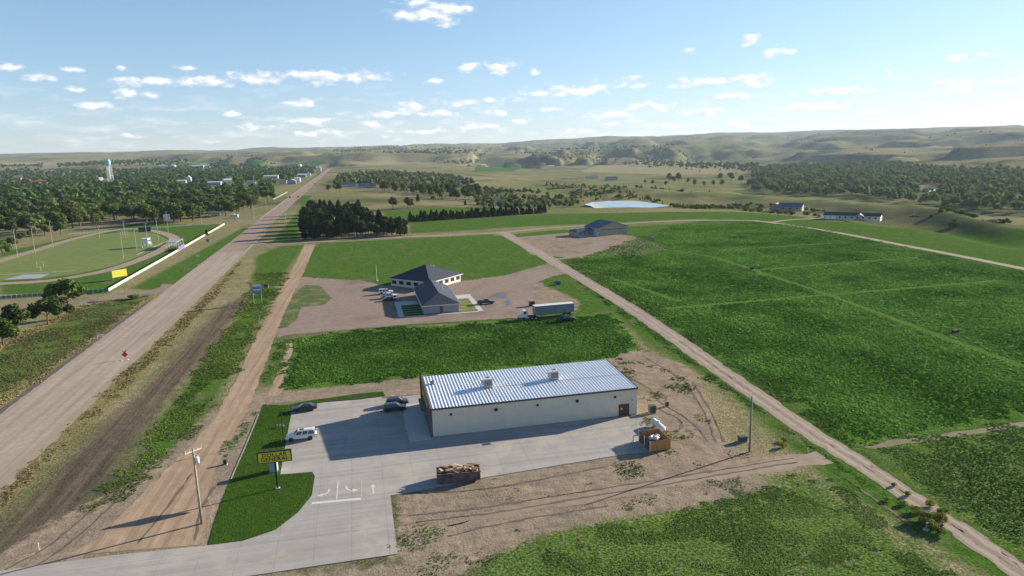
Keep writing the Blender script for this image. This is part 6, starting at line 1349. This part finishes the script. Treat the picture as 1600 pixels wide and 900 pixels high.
# river woods
def wood(polys, spacing, seed, kinds, hr, thr, sc=60, zz=-23.0):
    out = []
    for i, pl in enumerate(polys):
        for q in poisson(PL(pl, zz), spacing, seed + i, 0.18):
            if fbm(np.array([q[0] / sc]), np.array([q[1] / sc]), 3, seed + 50)[0] > thr: out.append((q[0], q[1], random.choice(kinds), random.uniform(*hr)))
    return out
riv = wood([[(1175,300),(1175,266),(1230,258),(1300,257),(1400,262),(1500,268),(1680,276),(1680,345),(1500,326),(1350,308)]], 12, 21, ('cotton',), (9, 16), 0.36)
RP = np.array(P(1450, 298, -23))
riv = [t for t in riv if not (abs(topx(t[0], t[1], -23)[0] - 1450) < 16 and 290 < topx(t[0], t[1], -23)[1] < 308)]
mass('river_wood', 'light green cottonwood forest filling the river valley', riv, M_LR, 'forest')
riv2 = wood([[(780,255),(900,250),(1060,250),(1185,257),(1185,270),(1090,264),(960,258),(860,259)], [(600,262),(610,250),(700,252),(760,258),(740,264)], [(520,262),(530,254),(600,250),(640,252),(560,262)]], 19, 31, ('broad', 'cotton'), (8, 15), 0.30)
mass('river_wood', 'dark far tree belt across the valley beyond the hay field', riv2, M_LB, 'forest')
k_ = 0
for (px, py, h) in ((1046,284,17),(1060,284,18),(1052,286,13),(1125,282,15),(1142,284,17),(1158,286,14),(1085,291,12),(1100,292,10),(1040,291,9),(1020,289,9),(1008,287,8),(1128,291,11),(1170,292,12),(1115,291,10),(1075,287,11)):
    q = place(px, py, -20); tree('cotton', 'cottonwood', q, h * 1.15, 'light green cottonwood standing apart in the valley before the forest', 'tree', 'lone cottonwoods of the valley')
brush = wood([[(900,318),(890,300),(960,297),(1050,318),(1100,322),(1060,328),(1046,318),(990,312),(920,312)]], 7, 41, ('shrub', 'cedar'), (2, 4), 0.40, 30, -3) + wood([[(1050,332),(1060,322),(1190,320),(1300,332),(1280,338),(1190,330)], [(1440,352),(1480,335),(1640,350),(1640,372),(1500,362)]], 7, 43, ('shrub',), (1.8, 3.6), 0.46, 30, -4) + wood([[(860,300),(850,280),(960,275),(1060,290),(1200,292),(1200,310),(1050,310),(950,300)]], 11, 47, ('shrub', 'cedar'), (2, 4.5), 0.52, 60, -5)
mass('brush', 'dark scrub in the draws round the pond', brush, M_LB, 'scrub')
hb = wood([[(560,246),(700,240),(1000,232),(1300,228),(1640,222),(1640,262),(1300,252),(1180,254),(1000,248),(760,250)]], 52, 51, ('shrub', 'cedar', 'broad'), (4, 9), 0.53, 300, 10) 
mass('brush', 'dark scrub dotting the far hills', hb, M_LB, 'scrub')
for i, (px, py, h, c_) in enumerate(((1452,792,1.7,0),(1430,800,1.5,1),(1438,812,2.4,0),(1448,823,2.0,1),(1462,815,2.3,1),(1475,806,1.9,1),(1420,775,1.2,0),(1457,828,1.8,0),(1398,760,1.0,1),(1225,690,1.3,1),(1222,700,1.5,1),(1470,835,1.5,1),(1387,783,1.0,0),(1412,790,1.2,1))):
    tree('shrub', 'roadside_shrub', P(px, py), h * 0.62, ('low rounded shrub in the ditch beside the field road'), 'bush', 'shrubs in the field-road ditch', 0.0)
q = P(1447, 828); r = empty('standpipe', q[0], q[1], 0, 0.5, 'pale irrigation standpipe between shrubs beside the field road', 'pipe'); r.scale = (.6, .6, .7); MB().bar((0, 0, 0), (0, 0, 1.5), 0.16, 10).build('riser', M_GREY, r); MB().bar((0, 0, 1.3), (0.9, 0.1, 1.2), 0.13, 10).build('elbow', M_WHITE, r); MB().box(-.5, .5, -.5, .5, 0, 0.3).build('base', M_WALK, r)

# ---- low crops and weeds as scattered clumps
def scatter(name, label, polys, dens, size, m, seed, zo=0.0, thr=None, sc=3.0, edge=1.0, avoid=(), hgt=0.5, dref=110, maxn=60000, cat='crop'):
    rs = np.random.default_rng(seed); PT = []
    for poly in polys:
        poly = np.array(poly); lo = poly.min(0); hi = poly.max(0); n = int((hi - lo).prod() * dens); n = min(n, 900000); Q = rs.uniform(lo, hi, (n, 2)); d = np.hypot(Q[:, 0], Q[:, 1])
        Q = Q[(rs.uniform(0, 1, n) < np.clip((dref / d) ** 1.6, 0, 1)) & (np.abs(Q[:, 0]) < Q[:, 1] * 0.80 + 6)]
        s = sdf(poly, Q[:, 0], Q[:, 1]) + (fbm(Q[:, 0] / sc, Q[:, 1] / sc, 3, seed) - 0.5) * 2 * edge * 2; Q = Q[s > edge * 0.5]
        if thr is not None: Q = Q[rs.uniform(0, 1, len(Q)) < np.clip((fbm(Q[:, 0] / 6.0, Q[:, 1] / 6.0, 3, seed + 9) - thr + 0.08) / 0.16, 0, 1) ** 1.5]
        for (line, w) in avoid: Q = Q[sdline(line, Q[:, 0], Q[:, 1]) > w]
        PT.append(Q)
    Q = np.concatenate(PT)
    if len(Q) > maxn: Q = Q[rs.permutation(len(Q))[:maxn]]
    n = len(Q); d = np.hypot(Q[:, 0], Q[:, 1]); k = 3
    S_ = size * np.clip(d / dref, 0.85, 2.4) * rs.uniform(.6, 1.35, n); Hh = hgt * rs.uniform(.5, 1.3, n) * (0.35 + 1.3 * fbm(Q[:, 0] / 2.5, Q[:, 1] / 2.5, 2, seed + 3))
    base = np.repeat(Q, k, 0); S4 = np.repeat(S_, k); H4 = np.repeat(Hh, k); a = rs.uniform(0, 2 * PI, n * k); t = rs.uniform(.25, 1.0, n * k)
    C = np.stack([base[:, 0] + np.cos(a) * S4 * .4, base[:, 1] + np.sin(a) * S4 * .4, H4 * t + 0.02 + zo], 1)
    Nn = np.stack([np.cos(a) * .38, np.sin(a) * .38, np.full(n * k, 1.0)], 1); V, F = leaves(C, Nn, 1.0, rs, .2); V = V.reshape(-1, 4, 3); V = (V - C[:, None]) * S4[:, None, None] + C[:, None]; V = V.reshape(-1, 3); V[:, 2] = np.maximum(V[:, 2], 0.015 + zo)
    patch = np.repeat(fbm(Q[:, 0] / 14, Q[:, 1] / 14, 3, seed + 5), k); tone = np.clip(0.25 + (patch - .5) * 1.6 + .25 * t + rs.uniform(0, .22, n * k), 0, 1)
    me = npmesh(name, V, F, m, tone); return tag(link(name, me), label, cat, None, 'stuff')
M_CROP = leafmat('crop_leaf', (0.056, 0.132, 0.016), (0.180, 0.325, 0.056), 0.3); M_WEED = leafmat('weed_leaf', (0.060, 0.112, 0.020), (0.160, 0.240, 0.052), 0.35); M_OLIVE = leafmat('olive_weed', (0.075, 0.085, 0.032), (0.175, 0.180, 0.075), 0.3); M_CROPN = leafmat('rough_leaf', (0.056, 0.105, 0.022), (0.180, 0.265, 0.066), 0.3); M_LWN = leafmat('lawn_blade', (0.045, 0.110, 0.012), (0.105, 0.205, 0.028), 0.3); M_DRYG = leafmat('dry_grass', (0.16, 0.14, 0.055), (0.36, 0.30, 0.13), 0.25)
ALW = [(a, 1.4) for a in ALLEYS]
road_c = PL([(783,362),(830,388),(900,430),(980,478),(1060,532),(1130,582),(1200,630),(1260,672),(1350,728),(1440,788),(1520,842),(1640,925)])
scatter('lawn_tufts', 'short turf grass of the lawn round the pole sign', [lawn_poly], 60.0, 0.075, M_LWN, 60, zo=0.045, maxn=22000, hgt=.03, edge=0.25, cat='grass')
scatter('crop', 'lush green crop in the plot behind the store', [Z_CROP[0]], 18.0, 0.20, M_CROP, 61, avoid=[(road_c, 5.5)], maxn=42000, hgt=.12, edge=2.5)
scatter('crop', 'lush green crop in the large fields right of the field road', [Z_CROP[1]], 15.0, 0.22, M_CROP, 62, avoid=ALW + [(road_c, 5.5)], maxn=86000, hgt=.12, edge=2.0)
scatter('crop', 'low green crop in the field at the right edge', [Z_CROP[2]], 16.0, 0.15, M_CROPN, 63, thr=0.38, avoid=[(road_c, 3.5)], maxn=38000, hgt=.07, edge=1.5)
scatter('crop', 'green crop thinning to bare soil in the near right field', [Z_CROP[3]], 34.0, 0.12, M_CROPN, 64, thr=0.40, avoid=[(road_c, 4.6)], maxn=66000, hgt=.06, edge=6.0)
scatter('weeds', 'weeds scattered over the bare soil right of the lot', [Z_DIRT[0]], 12.0, 0.16, M_WEED, 65, thr=0.66, avoid=[(road_c, 3.0), (PL([(1290,715),(1200,728),(1080,748),(950,772),(800,800)]), 2.4)], maxn=18000, hgt=.09, cat='weeds', edge=2.0)
scatter('weeds', 'rough green weeds along both sides of the field road', [PL([(870,412),(905,402),(1300,640),(1345,700),(1450,780),(1640,900),(1640,960),(1440,810),(1290,715),(1190,650),(1100,590),(1000,510),(960,490)])], 16.0, 0.14, M_WEED, 66, thr=0.40, avoid=[(road_c, 2.9)], maxn=40000, hgt=.11, cat='weeds')
scatter('weeds', 'green weeds on the verge between highway and dirt lane', [PL([(200,720),(300,580),(370,480),(395,425),(455,425),(425,480),(372,588),(330,645),(285,700),(215,770),(140,815),(100,810)])], 18.0, 0.14, M_WEED, 67, thr=0.36, maxn=46000, hgt=.09, cat='weeds', edge=1.6)
scatter('dry_grass', 'yellow dry grass along the highway edge', [Z_DRY[0]], 14.0, 0.15, M_DRYG, 68, maxn=20000, hgt=.14, thr=.36, cat='grass')
scatter('dry_grass', 'pale dry grass on the left highway bank', Z_DRY[1:], 10.0, 0.17, M_DRYG, 69, maxn=9000, hgt=.14, thr=.36, cat='grass', dref=140)
scatter('weeds', 'olive weeds on the left highway bank', [PL([(-30,640),(60,590),(160,520),(240,460),(170,470),(140,470),(-30,560)])], 14.0, 0.15, M_OLIVE, 70, maxn=40000, hgt=.10, thr=.36, cat='weeds', dref=140)
scatter('weeds', 'weeds between the dirt lane and the crop plot', [Z_MOWN[2], PL([(345,690),(395,650),(400,640),(385,690),(350,730)])], 10.0, 0.18, M_WEED, 71, maxn=9000, hgt=.12, thr=.42, cat='weeds')

# ================================================================== the air
zmin, zmax = float(GZ.min()) - 1.0, float(max(GZ.max(), 60)) + 6.0
M_AIR = bpy.data.materials.new('haze_air'); M_AIR.use_nodes = True; nt = M_AIR.node_tree; nt.nodes.clear()
pv = nn(nt, 'ShaderNodeVolumePrincipled'); pv.inputs['Color'].default_value = (0.66, 0.80, 1.0, 1); pv.inputs['Density'].default_value = 3.5e-5; pv.inputs['Anisotropy'].default_value = 0.2
o_ = nn(nt, 'ShaderNodeOutputMaterial'); nt.links.new(pv.outputs[0], o_.inputs['Volume'])
hz = MB().box(XL[0] - 50, XL[-1] + 50, YL[0] - 50, YL[-1] + 50, zmin, zmax).build('haze', M_AIR); tag(hz, 'thin blue haze over the whole plain', 'haze', None, 'stuff')
